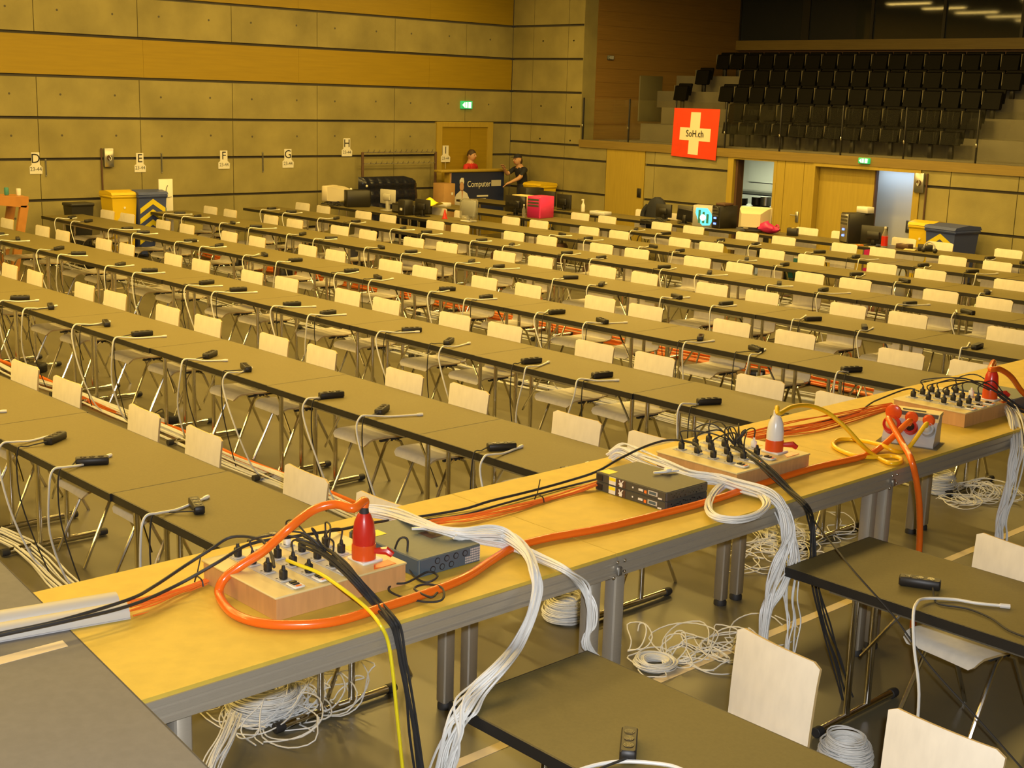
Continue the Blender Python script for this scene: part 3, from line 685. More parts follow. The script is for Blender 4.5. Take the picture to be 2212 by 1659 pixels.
q2 = socket_box(-.72, -.24, 3.07, 3.64, P2, 'wooden socket box behind the stacked switches, white and red plug on it', 1, 2)
q3 = socket_box(-.66, -.21, 5.10, 5.62, P2, 'wooden socket box crowded with black plugs beside the three red sockets', 1, 3)
def cee_plug(p, top, sleeve, label):
    t = thing('three_phase_plug', label, 'plug', p, 0, 'three-phase plugs')
    MB().lathe([(.044, 0), (.044, .05), (.043, .055)], 20).build('collar', 'red_clear', t)
    MB().lathe([(.041, .05), (.042, .09), (.036, .135), (.026, .16), (.021, .17)], 18).build('sleeve', top, t)
    MB().lathe([(.019, .16), (.017, .175), (.015, .2)], 14).build('gland', sleeve, t)
    MB().tube([(.03, .02, .03), (.07, .05, .035), (.085, .065, .02)], .014, 8, rr=[.01, .016, .012]).build('release_lever', 'red', t)
cee_plug(q1, 'red', 'rubber', 'tall red three-phase plug with orange cable on the nearest socket box')
cee_plug(q2, 'white_gloss', 'white_gloss', 'white and red three-phase plug with yellow cable on the middle socket box')
cee_plug(q3, 'red', 'rubber', 'dark red three-phase plug on the farthest socket box')
def fixpath(key, p):     # start the lead exactly in the plug's gland
    P_ = PATHS[key]; P_[0] = (p[0], p[1], p[2]+.19)
    P_.insert(1, (p[0], p[1], p[2]+.215))
# CEE distributor with three red sockets
CO, CR = Vector((-.20, 4.48, HP)), R(17)
cb = thing('three_phase_distributor', 'grey distributor box with three red three-phase sockets and cables plugged in', 'distributor', CO, CR)
MB().prism([(.0, .001), (.0, .02), (.075, .15), (.16, .155), (.16, .001)], -.135, .135, 'yz').build('housing', 'grey_plastic', cb, smooth=20)
MB().prism([(.062, .128), (.085, .168), (.165, .172), (.165, .152), (.075, .148)], -.138, .138, 'yz').build('lid_hood', 'cream_panel', cb, smooth=20)
MB().prism([(.0725, .146), (.083, .1645), (.081, .1655), (.0705, .147)], -.132, .132, 'yz').build('breaker_window', 'switch_dark', cb, smooth=0)
B(-.06, .06, .10, .112, .171, .1735).build('type_label', 'black', cb, smooth=0)
B(-.16, .16, -.02, .17, 0, .004).build('clear_base', 'clear_plastic', cb, smooth=0)
nrm = Vector((0, -.866, .5)); tan = Vector((0, .5, .866))
MW = Matrix.Translation(CO) @ Matrix.Rotation(CR, 4, 'Z')
ENDS = []
for i, (sx, r_, tip, pm) in enumerate(((-.092, .046, 'cream_panel', 'red'), (.005, .036, 'black', 'red'), (.095, .034, 'white_gloss', 'grey_plastic'))):
    c = Vector((sx, .038, .085))
    T = Matrix((Vector((1, 0, 0)), tan, nrm)).transposed().to_4x4(); T.translation = c
    m1 = MB(); m1.T = T; m1.lathe([(r_*1.05, 0), (r_*1.05, .012), (r_, .015), (r_, .04), (r_*.93, .04), (r_*.9, .03)], 20)
    so = m1.build('socket', pm if i < 2 else 'grey_plastic', cb)
    m2 = MB(); m2.T = T; m2.lathe([(r_*.66, .02), (r_*.62, .05), (r_*.45, .072), (r_*.34, .078)], 16); m2.build('plug_body', tip, so)
    m3 = MB(); m3.T = T @ Matrix.Translation((0, r_*1.0, .022)) @ Matrix.Rotation(R(38), 4, 'X'); m3.lathe([(r_*.95, 0), (r_*.95, .008), (r_*.7, .016)], 18, (0, r_*.55, 0)); m3.build('socket_lid', 'red_clear', so)
    ENDS.append([tuple(MW @ (c+nrm*.075)), tuple(MW @ (c+nrm*.10))])
PATHS['orange2'][0:2] = [ENDS[0][0], ENDS[0][1]]
PATHS['orange1'][-2:] = [ENDS[1][1], ENDS[1][0]]
PATHS['yellow1'][-2:] = [ENDS[2][1], ENDS[2][0]]
for k_, p_ in (('orange1', q1), ('yellow1', q2), ('red3', q3)): fixpath(k_, p_)
cable('power_cable', 'orange1', .0165, 'orange', 'thick orange power cable looping from the red plug along the platform', n=12, k=6)
cable('power_cable', 'orange2', .0165, 'orange', 'thick orange power cable hanging over the platform edge from the left red socket', n=12, k=6)
cable('power_cable', 'yellow1', .0115, 'yellow', 'thick yellow power cable arching from the white and red plug', n=10, k=6)
cable('power_cable', 'red3', .0165, 'orange', 'thick orange power cable arching from the dark red plug at the right edge', n=12, k=6)

# network switches ----------------------------------------------------------
def network_switch(x0, x1, y0, y1, z0, h, top, side, label, vents):
    t = thing('network_switch', label, 'network switch', (x0, y0, z0), 0, 'network switches on the platform')
    dx, dy = x1-x0, y1-y0
    CB(0, dx, 0, dy, .001, h, .003).build('case', top, t)
    B(.004, dx-.004, -.004, .001, .003, h-.003).build('front_panel', side, t, smooth=0)
    B(dx-.001, dx+.003, .004, dy-.004, .003, h-.003).build('side_panel', side, t, smooth=0)
    return t, dx, dy
t, dx, dy = network_switch(-.70, -.27, 1.22, 1.52, HP, .07, 'switch_green', 'switch_blue', 'grey green network switch beside the nearest socket box', 1)
for k in range(4):
    for z in ((.05, .022) if k < 3 else (.05,)):
        T = MB(); T.lathe([(.0125, dx+.003), (.0125, dx+.0045), (.0105, dx+.0045), (.0105, dx+.003)], 14, (0, .085+.045*k-(.022 if z < .03 else 0), z), 'x'); T.build('knockout', 'black', t); MB().lathe([(.0095, dx+.0045), (.0095, dx+.005)], 14, (0, .085+.045*k-(.022 if z < .03 else 0), z), 'x').build('knockout_disc', 'switch_blue', t)
mb = MB()
for i in range(9):
    for j in range(6):
        if j < 3 or i > 2: mb.box(dx+.003, dx+.0042, .222+.0085*i, .228+.0085*i, .008+.0095*j, .0145+.0095*j)
g_ = mb.build('vent_grille', 'grey_pvc', t, smooth=0)
for k in range(10): B(.03+.03*k, .05+.03*k, -.006, -.004, .02, .034).build('port', 'black', t, smooth=0)
B(.06, .12, .02, .09, .0705, .0715).build('yellow_label', 'yellow_bright', t, smooth=0)
B(.19, .27, .19, .25, .0705, .0715).build('type_label', 'brown_dark', t, smooth=0)
for lv in (0, 1):
    t, dx, dy = network_switch(-.655, -.235, 2.57, 2.85, HP+.043*lv, .0425, 'switch_dark', 'switch_dark', ('lower' if not lv else 'upper')+' of two stacked dark network switches', 1)
    B(.012, .045, -.007, -.004, .008, .034).build('power_inlet', 'black', t, smooth=0)
    B(.085, .125, -.0055, -.004, .004, .039).build('printed_label', 'white', t, smooth=0)
    B(.085, .125, -.006, -.0055, .022, .037).build('yellow_field', 'yellow_bright', t, smooth=0)
    # white two-eared mark on a dark square
    B(.133, .185, -.0055, -.004, .004, .039).build('emblem_field', 'brown_dark', t, smooth=0)
    MB().prism([(.150, .006), (.165, .006), (.168, .018), (.164, .024), (.174, .037), (.168, .038), (.159, .026), (.155, .026), (.150, .038), (.145, .036), (.151, .022), (.143, .02), (.144, .016), (.150, .015)], -.0065, -.0055, 'xz').build('emblem', 'white_gloss', t, smooth=0)
    B(.225, .232, -.0055, -.004, .018, .025).build('status_light', 'white_gloss', t, smooth=0)
    B(.262, .288, -.0055, -.004, .016, .026).build('name_label', 'white', t, smooth=0)
    B(.296, .309, -.0055, -.004, .012, .025).build('console_port', 'orange_thin', t, smooth=0)
    B(.318, .372, -.0055, -.004, .012, .032).build('port_frame', 'grey_pvc', t, smooth=0); B(.325, .365, -.006, -.0055, .016, .028).build('port', 'switch_blue', t, smooth=0)
    B(.376, .398, -.0055, -.004, .004, .011).build('serial_label', 'white', t, smooth=0)
    rr_ = random.Random(lv); mb = MB()
    for i in range(22):
        mb.lathe([(.0035, dx+.003), (.0035, dx+.004)], 6, (0, .03+.01*i+rr_.uniform(-.002, .002), .01+rr_.random()*.024), 'x')
    v_ = mb.build('vent_hole', 'black_gloss', t, smooth=0)
    if lv:
        B(.01, .07, .01, .07, .0426, .0434).build('yellow_label', 'yellow_bright', t, smooth=0)
        B(.16, .22, .20, .25, .0426, .0434).build('type_label', 'brown_dark', t, smooth=0)
t, dx, dy = network_switch(-.66, -.25, 5.75, 6.05, HP, .07, 'switch_green', 'switch_blue', 'grey green network switch at the right edge behind the dark red plug', 1)
for k in range(8): B(.03+.03*k, .05+.03*k, -.006, -.004, .02, .034).build('port', 'black', t, smooth=0)
def tie(loc, rz, label):
    t = thing('cable_tie', label, 'cable tie', loc, rz, 'white cable ties')
    MB().prism([(-.07, -.005), (-.0, -.009), (.06, -.004), (.06, .004), (0, .009), (-.07, .005)], 0, .008).build('strap', 'white_gloss', t, smooth=0)
    CB(-.014, .014, -.02, .012, .004, .02, .003).build('head', 'white_gloss', t)
tie((-.49, 1.45, HP+.085), R(60), 'white cable tie around the bundle over the grey green switch')
tie((-.43, 2.80, HP+.093), R(70), 'white cable tie around the bundle over the stacked switches')
for key, p_ in (('orange_fib1', 3), ('orange_fib2', 3)):
    a = Vector(PATHS[key][p_])
    tag(MB().tube(spline([a+Vector((-.03, 0, 0)), a+Vector((-.015, 0, .025)), a+Vector((.02, 0, .022)), a+Vector((.03, 0, 0))], 4), .003, 5).tube([a+Vector((-.015, 0, .025)), a+Vector((-.02, .02, .09))], .0025, 5).build('cable_tie', 'black'), 'black cable tie round the orange fibres '+('by the nearest socket box' if key[-1] == '1' else 'by the stacked switches'), 'cable tie', 'black cable ties')
# cable bundles ----------------------------------------------------------------
bundle('orange_fibre_bundle', PATHS['orange_fib1'], 14, .0032, .032, 'orange_thin', 'orange fibre leads leaving the grey ducts towards the nearest socket box', 3, fan=[1.5, 1.3, .9, .5, .8])
bundle('orange_fibre_bundle', [(-.72, 1.14, HP+.01), (-.74, 1.35, HP+.01)]+PATHS['orange_fib2'], 14, .003, .03, 'orange_thin', 'orange fibre leads running to the stacked switches', 4, fan=[1, 1, 1.3, 1.5, 1.2, .6, .9, .5])
bundle('orange_fibre_bundle', PATHS['orange_fib3'], 18, .003, .04, 'orange_thin', 'orange fibre leads spread behind the yellow cable loop', 5, fan=[1, 1.3, 1.6, 1.4, .9, .6])
cable('power_lead', 'black_l1', .006, 'rubber', 'black lead from the upper side of the grey ducts to the socket box', n=6, grp='black leads along the platform')
cable('power_lead', 'black_l2', .006, 'rubber', 'long black lead from the grey ducts past both switches', n=6, grp='black leads along the platform')
cable('power_lead', 'black_l3', .005, 'rubber', 'black lead beside the orange fibres into the stacked switches', n=6, grp='black leads along the platform')
cable('power_lead', 'black_m', .005, 'rubber', 'black lead behind the yellow loop to the farthest socket box', n=6, grp='black leads along the platform')
cable('power_lead', 'black_mess', .0042, 'rubber', 'tangled black lead lying in front of the grey green switch', n=6, grp='black leads along the platform')
cable('power_lead', 'black_diag', .004, 'rubber', 'single black lead running diagonally to the lower right corner', n=6, grp='black leads along the platform')
cable('yellow_lead', 'yellow_thin', .0065, 'yellow_bright', 'thin bright yellow lead hanging down in front of the platform', n=8)
bundle('black_lead_bundle', PATHS['black_fall1'], 6, .0052, .022, 'rubber', 'black leads hanging over the platform edge from the nearest socket box', 8, fan=[1.2, 1, 1, .9, .8, .8, .8, .9, 1, 1.1, 1.3], n=6)
bundle('black_lead_bundle', PATHS['black_fall2'], 6, .0045, .03, 'rubber', 'black leads hanging over the platform edge from the middle socket box', 9, fan=[1.2, 1, .9, .8, .7, .6, .6, .8, 1, 1.2, 1.4], n=6)
bundle('white_cable_bundle', PATHS['white_a'], 20, .0042, .035, 'white_cable', 'white network cables draped over the grey green switch and down the front', 11, fan=[1, 1, 1, .9, .5, .8, 1, .9, .7, .6, .55, .55, .6, .7, 1, 1.2, 1.3, 1.4])
bundle('white_cable_bundle', PATHS['white_b'], 15, .0044, .022, 'white_cable', 'tight white cable bundle bending down at the platform joint', 12)
bundle('white_cable_bundle', PATHS['white_c'], 28, .0044, .045, 'white_cable', 'thick white cable bundle beside the stacked switches falling in front', 13, fan=[.7, .9, 1, 1.1, .9, .8, .9, .9, .8, .8, 1, .9, .6, .5])
bundle('white_cable_bundle', PATHS['white_d'], 14, .0042, .020, 'white_cable', 'flat ring of white cable lying on the platform edge', 14)
bundle('white_cable_bundle', PATHS['white_e'], 7, .0036, .045, 'white_cable', 'loose white cables hanging beside the thick white bundle', 15)
bundle('white_cable_bundle', PATHS['white_f'], 18, .0046, .04, 'white_cable', 'white cable bundle falling over the platform at the right edge', 16)
# short cords from the plugs
def cords(box, plugs, target, label, seed):
    rn = random.Random(seed); tx = Vector(target)
    ys = [.105, .21, .315, .42]
    for (si, k) in plugs:
        if rn.random() < .25: continue
        p = Vector((box[0]+.06+.098*k, box[1]+ys[si], HP+.142))
        m_ = (p+tx)/2+Vector((rn.uniform(-.03, .03), rn.uniform(-.03, .03), .05+rn.uniform(0, .03)))
        e_ = tx+Vector((rn.uniform(-.02, .02), rn.uniform(-.02, .02), rn.uniform(-.01, .01)))
        tag(MB().tube(spline([p, p+Vector((0, 0, .04)), m_, e_], 6), .0036, 5).build('plug_lead', 'rubber'), label % (ORD[si], ORD[k]), 'cable', 'leads from the socket boxes')
cords((-.72, .59), P1, PATHS['black_fall1'][1], 'black lead from the nearest socket box, %s rail, %s outlet', 1)
cords((-.72, 3.07), P2, PATHS['black_fall2'][0], 'black lead from the middle socket box, %s rail, %s outlet', 2)
cords((-.66, 5.10), P2, (-.25, 5.55, HP+.13), 'black lead from the farthest socket box, %s rail, %s outlet', 3)
bundle('black_lead_bundle', [(-.25, 5.55, HP+.13), (-.15, 5.62, HP+.05), (-.03, 5.68, HP+.012), (.03, 5.70, HP-.06), (.05, 5.72, .6), (.08, 5.75, .2), (.15, 5.8, .02)], 6, .0045, .02, 'rubber', 'black leads hanging from the farthest socket box at the right edge', 19)
# grey cable ducts on the raised floor
def duct(a, b, w_, h, label):
    a, b = Vector(a), Vector(b); d = b-a; L = d.length
    t = thing('cable_duct', label, 'cable duct', a, math.atan2(d.y, d.x), 'grey cable ducts')
    pr = [(w_/2*math.cos(i*math.pi/10), h*math.sin(i*math.pi/10)**.7) for i in range(11)]
    MB().prism(pr, 0, L, 'yz').build('cover', 'grey_pvc', t, smooth=60)
    MB().box(0, L, -w_/2-.004, w_/2+.004, 0, .004).build('base', 'grey_plastic', t, smooth=0)
duct((-.985, -.95, HP+.001), (-.725, .255, HP+.001), .085, .04, 'rear grey half round cable duct running onto the platform')
duct((-.86, -1.0, HP+.001), (-.615, .235, HP+.001), .085, .045, 'front grey half round cable duct running onto the platform')

# gear on the two tables in front of the platform
strip(.81, 1.19, .98, R(40), 'black power strip on the table at the bottom of the picture', 'power strips on the table rows')
tag(MB().tube(spline(PATHS['lead_n1'], 5), .0062, 7).build('network_lead', 'white_cable'), 'white network lead at the bottom edge beside the power strip', 'cable', 'network leads on the table rows')
t = thing('power_strip', 'black power strip on the table at the right edge', 'power strip', (.63, 3.23, .7395), R(-64), 'power strips on the table rows')
obj('body', SB, t)
for k in (-1, 0, 1): obj('socket', SO, t, (0, k*.045, .042))
tag(MB().tube(spline(PATHS['cord_n2'], 5), .0042, 6).build('power_lead', 'rubber'), 'black cord trailing from the power strip on the right edge table', 'cable', 'black leads along the platform')
t = thing('network_lead', 'white network lead rising over the table at the right edge', 'cable', (0, 0, 0), 0, 'network leads on the table rows')
MB().tube(spline(PATHS['lead_n2'], 5), .0065, 7).build('lead', 'white_cable', t)
e_ = Vector(PATHS['lead_n2'][-1]); d_ = unit(e_-Vector(PATHS['lead_n2'][-2]))
MB().tube([e_, e_+d_*.015, e_+d_*.04], .01, 8).build('connector', 'white_gloss', t)

# cables on the floor -------------------------------------------------------------
def coil(c, r0, r1, h, n, m, label, seed, rad=.0034):
    rn = random.Random(seed); mb = MB()
    for i in range(n):
        rr_ = rn.uniform(r0, r1); f = (rr_-r0)/(r1-r0); z = rad+rn.random()*h*(1-abs(f-.5)*.9)
        ph = rn.uniform(0, 6.28); tl = rn.uniform(-.012, .012); ox, oy = rn.uniform(-.006, .006), rn.uniform(-.006, .006)
        mb.tube([(c[0]+ox+rr_*math.cos(a), c[1]+oy+rr_*math.sin(a)*1.0, max(rad, z+tl*math.sin(a+ph))) for a in [ph+j*2*math.pi/22 for j in range(22)]], rad, 5, caps=False)
        o = len(mb.v)-22*5
        for j in range(5): mb.f.append((o+21*5+j, o+21*5+(j+1)%5, o+(j+1)%5, o+j)); mb.mi.append(0)
    return tag(mb.build('cable_coil', m), label, 'cable coil', 'coils of white cable')
coil((.53, 2.93, 0), .04, .115, .11, 90, 'white_cable', 'fat coil of white cable on the floor between the two near chairs', 1)
coil((-1.33, 3.1, .0), .04, .12, .13, 70, 'white_cable', 'coil of white cable under the platform behind the joint legs', 2)
coil((-1.32, 6.95, .0), .05, .13, .17, 70, 'white_cable', 'tall coil of white cable on the floor far under the platform', 3)
coil((-1.42, 1.28, .0), .05, .17, .16, 90, 'white_cable', 'large coil of white cable under the nearest stage panel', 4)
coil((-.62, 3.02, .0), .05, .11, .04, 30, 'white_cable', 'low coil of white cable beside the front platform legs', 5)
def heap(cx, cy, sx, sy, n, zmax, label, seed, m='white_cable', r_=.0036, rl=(.06, .16)):
    rn = random.Random(seed); mb = MB()
    for i in range(n):
        x, y = cx+rn.gauss(0, sx), cy+rn.gauss(0, sy); rad = rn.uniform(*rl); a0 = rn.uniform(0, 6.28); turns = rn.uniform(.7, 1.6); ti = rn.uniform(0, 1)*zmax
        pts = []
        for j in range(int(8*turns)+3):
            a = a0+j*.8; q = rad*(1+.15*math.sin(a*1.7+i))
            pts.append((x+q*math.cos(a)+j*rn.uniform(-.004, .012), y+q*math.sin(a)*.9, r_+max(0, ti*(1+math.sin(a))*.5)))
        mb.tube(spline(pts, 3), r_, 5)
    o = tag(mb.build('loose_white_cable', m), label, 'cables'); o['kind'] = 'stuff'
heap(-.62, 3.22, .09, .16, 16, .14, 'loose loops of white cable on the floor behind the nearest table', 1)
heap(-1.25, 5.05, .12, .25, 30, .10, 'tangle of white cable under the middle of the platform', 2)
heap(-1.1, 7.1, .16, .22, 18, .10, 'tangle of white cable on the floor at the far end of the platform', 3)
heap(-1.38, 1.35, .10, .14, 26, .18, 'tangle of white cable round the large coil under the platform', 4)
heap(.35, 2.55, .12, .2, 9, .05, 'few loose white cables on the floor round the fat coil', 5)
bundle('white_cable_bundle', [(-1.3, 1.05, .10), (-1.15, .92, .10), (-1.05, .80, .06), (-.95, .72, .02), (-.75, .72, .012)], 20, .0036, .035, 'white_cable', 'white cables spilling forward from the large coil under the platform', 31)
for i, (rn_, ry, n) in enumerate(ROWS):
    x1 = -16.2 if n == 9 else -12
    rn = random.Random(40+i); pts = [(-1.4, ry+.08, .02)]; x = -1.4
    while x > x1: x -= .9; pts.append((x, ry+.10+rn.uniform(-.06, .06), .02+rn.uniform(0, .015)))
    bundle('floor_cable_bundle', pts, 12 if i < 6 else 8, .006, .07, 'white_cable', 'white cable bundle on the floor under the %s table row behind the platform' % rn_, 60+i, k=3)
for i, ry, sp, ct, lb in ((0, 9.35, .09, 8, 'bright orange cables on the floor under the fifth table row'), (1, 3.36, .02, 2, 'orange cables beside the white bundle under the second table row')):
    rn = random.Random(80+i); pts = []; x = -2.0
    while x > -16.2: pts.append((x, ry+rn.uniform(-.08, .08), .03)); x -= 1.0
    bundle('orange_floor_cable', pts, ct, .013, sp, 'orange_thin', lb, 90+i, k=3)
for i, (x, y) in enumerate(((-6.33, 3.5), (-8.9, 3.52), (-4.6, 9.15), (-9.2, 8.95), (-12.4, 7.2))):
    t = thing('power_adapter', 'black power adapter with white label on the floor, %s from the platform' % ORD[(1, 2, 0, 3, 4)[i]], 'adapter', (x, y, 0), R(20*i))
    CB(-.09, .09, -.06, .06, .001, .09, .012).build('case', 'black', t); B(.0, .06, -.0615, -.06, .03, .07).build('label_sticker', 'white', t, smooth=0)
    MB().tube(spline([(-.08, 0, .05), (-.14, .03, .1), (-.2, -.02, .05), (-.15, -.08, .02), (-.05, -.1, .008)], 5), .005, 5).build('cord', 'rubber', t)
# ------------------------------------------------------------------ along the walls
WR = (R(90), 0, R(90))      # lettering on the left wall
def wall_sign(let, y0, y1, z0, z1, x, label, string=False):
    t = thing('row_sign', label, 'sign', (x, (y0+y1)/2, z0), 0, 'row signs on the left wall')
    w_ = (y1-y0); h = z1-z0
    up = B(0, .006, -w_*.36, w_*.36, h*.40, h).build('letter_card', 'white', t, smooth=0)
    lo_ = MB().prism([(-w_*.55, 0), (w_*.55, 0), (w_*.58, h*.3), (w_*.36, h*.43), (-w_*.36, h*.43), (-w_*.55, h*.34)], .002, .008, 'yz').build('number_card', 'white', t, smooth=0)
    text('letter', let, h*.62, 'black', up, (.0065, 0, h*.70), WR)
    text('numbers', '23-44', h*.26, 'switch_dark', lo_, (.0085, 0, h*.22), WR, sx=.95)
    if string: MB().tube([(.004, 0, 0), (.004, 0, -.13)], .004, 5).build('string', 'white', t)
for let, y0, y1, z0, z1 in (('D', 7.03, 7.21, 1.32, 1.65), ('E', 8.79, 8.97, 1.32, 1.63), ('F', 10.35, 10.55, 1.35, 1.66), ('G', 11.65, 11.86, 1.35, 1.68), ('H', 12.94, 13.15, 1.54, 1.87), ('I', 15.31, 15.52, 1.41, 1.73)):
    wall_sign(let, y0, y1, z0, z1, XL+(.022 if let == 'I' else .001), 'white row sign with the letter %s and numbers 23-44' % let, let == 'I')
def hoist(loc, rz, L, label, side):
    t = thing('wall_box', label, 'wall box', loc, rz, 'grey wall boxes with conduit')
    CB(-.08, .08, -.06, 0, -.15, .15, .008).build('case', 'steel', t)
    MB().lathe([(.045, -.064), (.045, -.06)], 16, (0, 0, 0), 'y').build('oval_plate', 'brown_dark', t)
    MB().tube(spline([(0, -.065, .04), (.02, -.08, 0), (0, -.09, -.05), (-.02, -.08, 0)], 4), .008, 6).build('crank', 'steel', t)
    MB().tube([(side*.115, -.02, .15), (side*.115, -.02, -L)], .014, 8).build('conduit', 'brown_dark', t)
hoist((XL, 8.32, 1.56), R(90), .95, 'grey wall box with dark oval plate above the yellow bin', -1)
hoist((-7.6+.02, YR, 1.59), 0, .75, 'grey wall box beside the blue passage above the right bins', 1)
for y, z0, z1, lb in ((7.28, 1.28, 1.55, 'D'), (9.27, 1.30, 1.63, 'E'), (11.23, 1.28, 1.63, 'F')):
    t = thing('wall_rail', 'short dark vertical wall rail right of row sign %s' % lb, 'rail', (XL, y, z0), 0, 'short wall rails')
    B(.001, .012, -.012, .012, 0, z1-z0).build('strip', 'steel', t, smooth=0); B(.012, .016, -.004, .004, .02, z1-z0-.02).build('slot', 'black', t, smooth=0)
def bin_(x, y, rz, h, w_, body, label, chev=0, sticker=False):
    t = thing('wheeled_bin', label, 'bin', (x, y, 0), rz, 'wheeled bins')
    d = w_*.95
    def ring(z, a, b): return [(-a, -b, z), (a, -b, z), (a, b, z), (-a, b, z)]
    mb = MB(); V = ring(.06, w_*.40, d*.38)+ring(h-.1, w_*.5, d*.5); mb.add(V, [(3,2,1,0), (4,5,6,7)]+[(i, (i+1)%4, 4+(i+1)%4, 4+i) for i in range(4)])
    mb.build('body', body, t, smooth=0)
    CB(-w_*.54, w_*.54, -d*.54, d*.54, h-.12, h-.07, .012).build('rim', body, t)
    MB().prism([(-d*.56, h-.07), (d*.56, h-.07), (d*.5, h-.02), (0, h), (-d*.5, h-.03)], -w_*.54, w_*.54, 'yz').build('lid', body, t, smooth=30)
    MB().tube([(-w_*.4, d*.6, h-.06), (w_*.4, d*.6, h-.06)], .016, 8).build('handle', body, t)
    for s in (-1, 1): MB().lathe([(.09, s*w_*.36-.03), (.1, s*w_*.36-.02), (.1, s*w_*.36+.02), (.09, s*w_*.36+.03)], 16, (0, d*.36, .1), 'x').build('wheel', 'rubber', t)
    sl = (w_*.1)/(h-.16); fy = lambda z: -(d*.38+(z-.06)/(h-.16)*d*.12)-.004
    for k in range(chev):
        z = h-.285-.165*k; a = w_*.46; tk = .085
        q = [(-a, z), (0, z+.15), (a, z), (a, z-tk), (0, z+.15-tk), (-a, z-tk)]
        mb = MB(); mb.add([(px, fy(pz), pz) for px, pz in q]+[(px, fy(pz)+.003, pz) for px, pz in q], [(0,1,4,5), (1,2,3,4), (11,10,7,6), (10,9,8,7)]+[(i, (i+1)%6, 6+(i+1)%6, 6+i) for i in range(6)])
        mb.build('chevron', 'chev', t, smooth=0)
    if sticker:
        z = h-.52
        mb = MB(); q = [(.13*w_/.42*math.cos(i*.5236), z+.13*math.sin(i*.5236)) for i in range(12)]
        mb.add([(px, fy(pz), pz) for px, pz in q]+[(px, fy(pz)+.003, pz) for px, pz in q], [tuple(range(12)), tuple(range(23, 11, -1))]+[(i, (i+1)%12, 12+(i+1)%12, 12+i) for i in range(12)])
        mb.build('round_sticker', 'grey_pvc', t, smooth=0)
        MB().lathe([(.018, 0), (.018, .004)], 10, (0, fy(h-.27)-.003, h-.27), 'y').build('lock', 'white_gloss', t)
    return t
bin_(-16.5, 8.25, R(90), 1.08, .42, 'bin_yellow', 'yellow wheeled bin below the wall box on the left', 0, True)
bin_(-16.45, 8.70, R(90), 1.08, .48, 'bin_blue', 'blue wheeled bin with yellow chevrons beside the white notice on the left', 4)
bin_(-7.17, 16.75, 0, 1.06, .38, 'bin_yellow', 'yellow wheeled bin against the gallery wall beside the blue passage', 0, True)
bin_(-6.70, 16.68, R(-12), 1.05, .55, 'bin_blue', 'blue wheeled bin with yellow chevrons against the gallery wall', 4)
bin_(-15.72, 16.85, R(0), 1.08, .46, 'bin_yellow', 'yellow wheeled bin in the far corner behind the man in black', 0)
t = thing('notice_board', 'tall white notice board leaning beside the left blue bin', 'notice board', (-16.42, 9.03, 0), R(90))
CB(-.125, .125, -.02, .0, .0, 1.24, .004).build('board', 'white', t)
MB().tube(spline([(.03, -.022, 1.14), (.005, -.022, 1.08), (.0, -.022, 1.02), (.02, -.022, .98)], 4), .006, 5).tube([(-.1, -.022, .93), (.1, -.022, .95)], .004, 5).build('handwriting', 'switch_dark', t)
B(-.1, .0, -.022, -.02, .70, .78).build('blue_print', 'teal', t, smooth=0)
t = thing('waste_bin', 'black tapered waste bin in front of the left wall', 'bin', (-16.5, 7.57, 0))
MB().add([(a*.11, b*.12, .0) for a, b in ((-1,-1),(1,-1),(1,1),(-1,1))]+[(a*.15, b*.18, .86) for a, b in ((-1,-1),(1,-1),(1,1),(-1,1))], [(3,2,1,0), (4,5,6,7)]+[(i,(i+1)%4,4+(i+1)%4,4+i) for i in range(4)]).build('tub', 'black', t, smooth=0)
CB(-.165, .165, -.195, .195, .85, .9, .012).build('rim', 'black', t)
t = thing('lectern', 'orange brown wooden lectern at the left edge of the hall', 'lectern', (-16.0, 6.22, 0))
MB().prism([(-.3, .98), (.2, .92), (.24, 1.0), (.24, 1.08), (-.3, 1.1)], -.25, .25, 'yz').build('desk', 'lectern_wood', t, smooth=0)
for s in (-1, 1):
    MB().prism([(.12, .95), (.24, .95), (.05, 0), (-.07, 0)], s*.22-.03, s*.22+.03, 'yz').build('leg', 'lectern_wood', t, smooth=0)
B(-.19, .19, .02, .08, .35, .45).build('crossbar', 'lectern_wood', t, smooth=0)
tag(MB().lathe([(.03, 0), (.035, .09), (.03, .1)], 12, (-15.95, 6.40, 1.085)).build('cup', 'white'), 'white cup on the orange brown lectern', 'cup')
tag(MB().lathe([(.03, 0), (.033, .01), (.033, .1), (.025, .11)], 12, (-15.95, 6.22, 1.095)).build('drink_can', 'teal'), 'blue green can on the orange brown lectern', 'can')
# coat rack
t = thing('coat_rack', 'long coat rack with hooks standing before the left wall', 'coat rack', (-16.82, 0, 0))
for y in (13.30, 15.06):
    CB(-.02, .02, y-.02, y+.02, .03, 1.62, .005).build('post', 'brown_dark', t); CB(-.10, .12, y-.025, y+.025, 0, .04, .008).build('foot', 'brown_dark', t)
B(-.015, .015, 13.30, 15.06, 1.6, 1.625).build('top_bar', 'steel', t, smooth=0); B(-.012, .012, 13.30, 15.06, 1.40, 1.415).build('lower_bar', 'steel', t, smooth=0)
for k in range(13):
    y = 13.40+.128*k
    MB().tube(spline([(.0, y, 1.62), (.04, y, 1.63), (.06, y, 1.67)], 3), .007, 5).tube(spline([(.0, y+.05, 1.41), (.04, y+.05, 1.41), (.06, y+.05, 1.45)], 3), .006, 5).build('hook', 'steel', t)
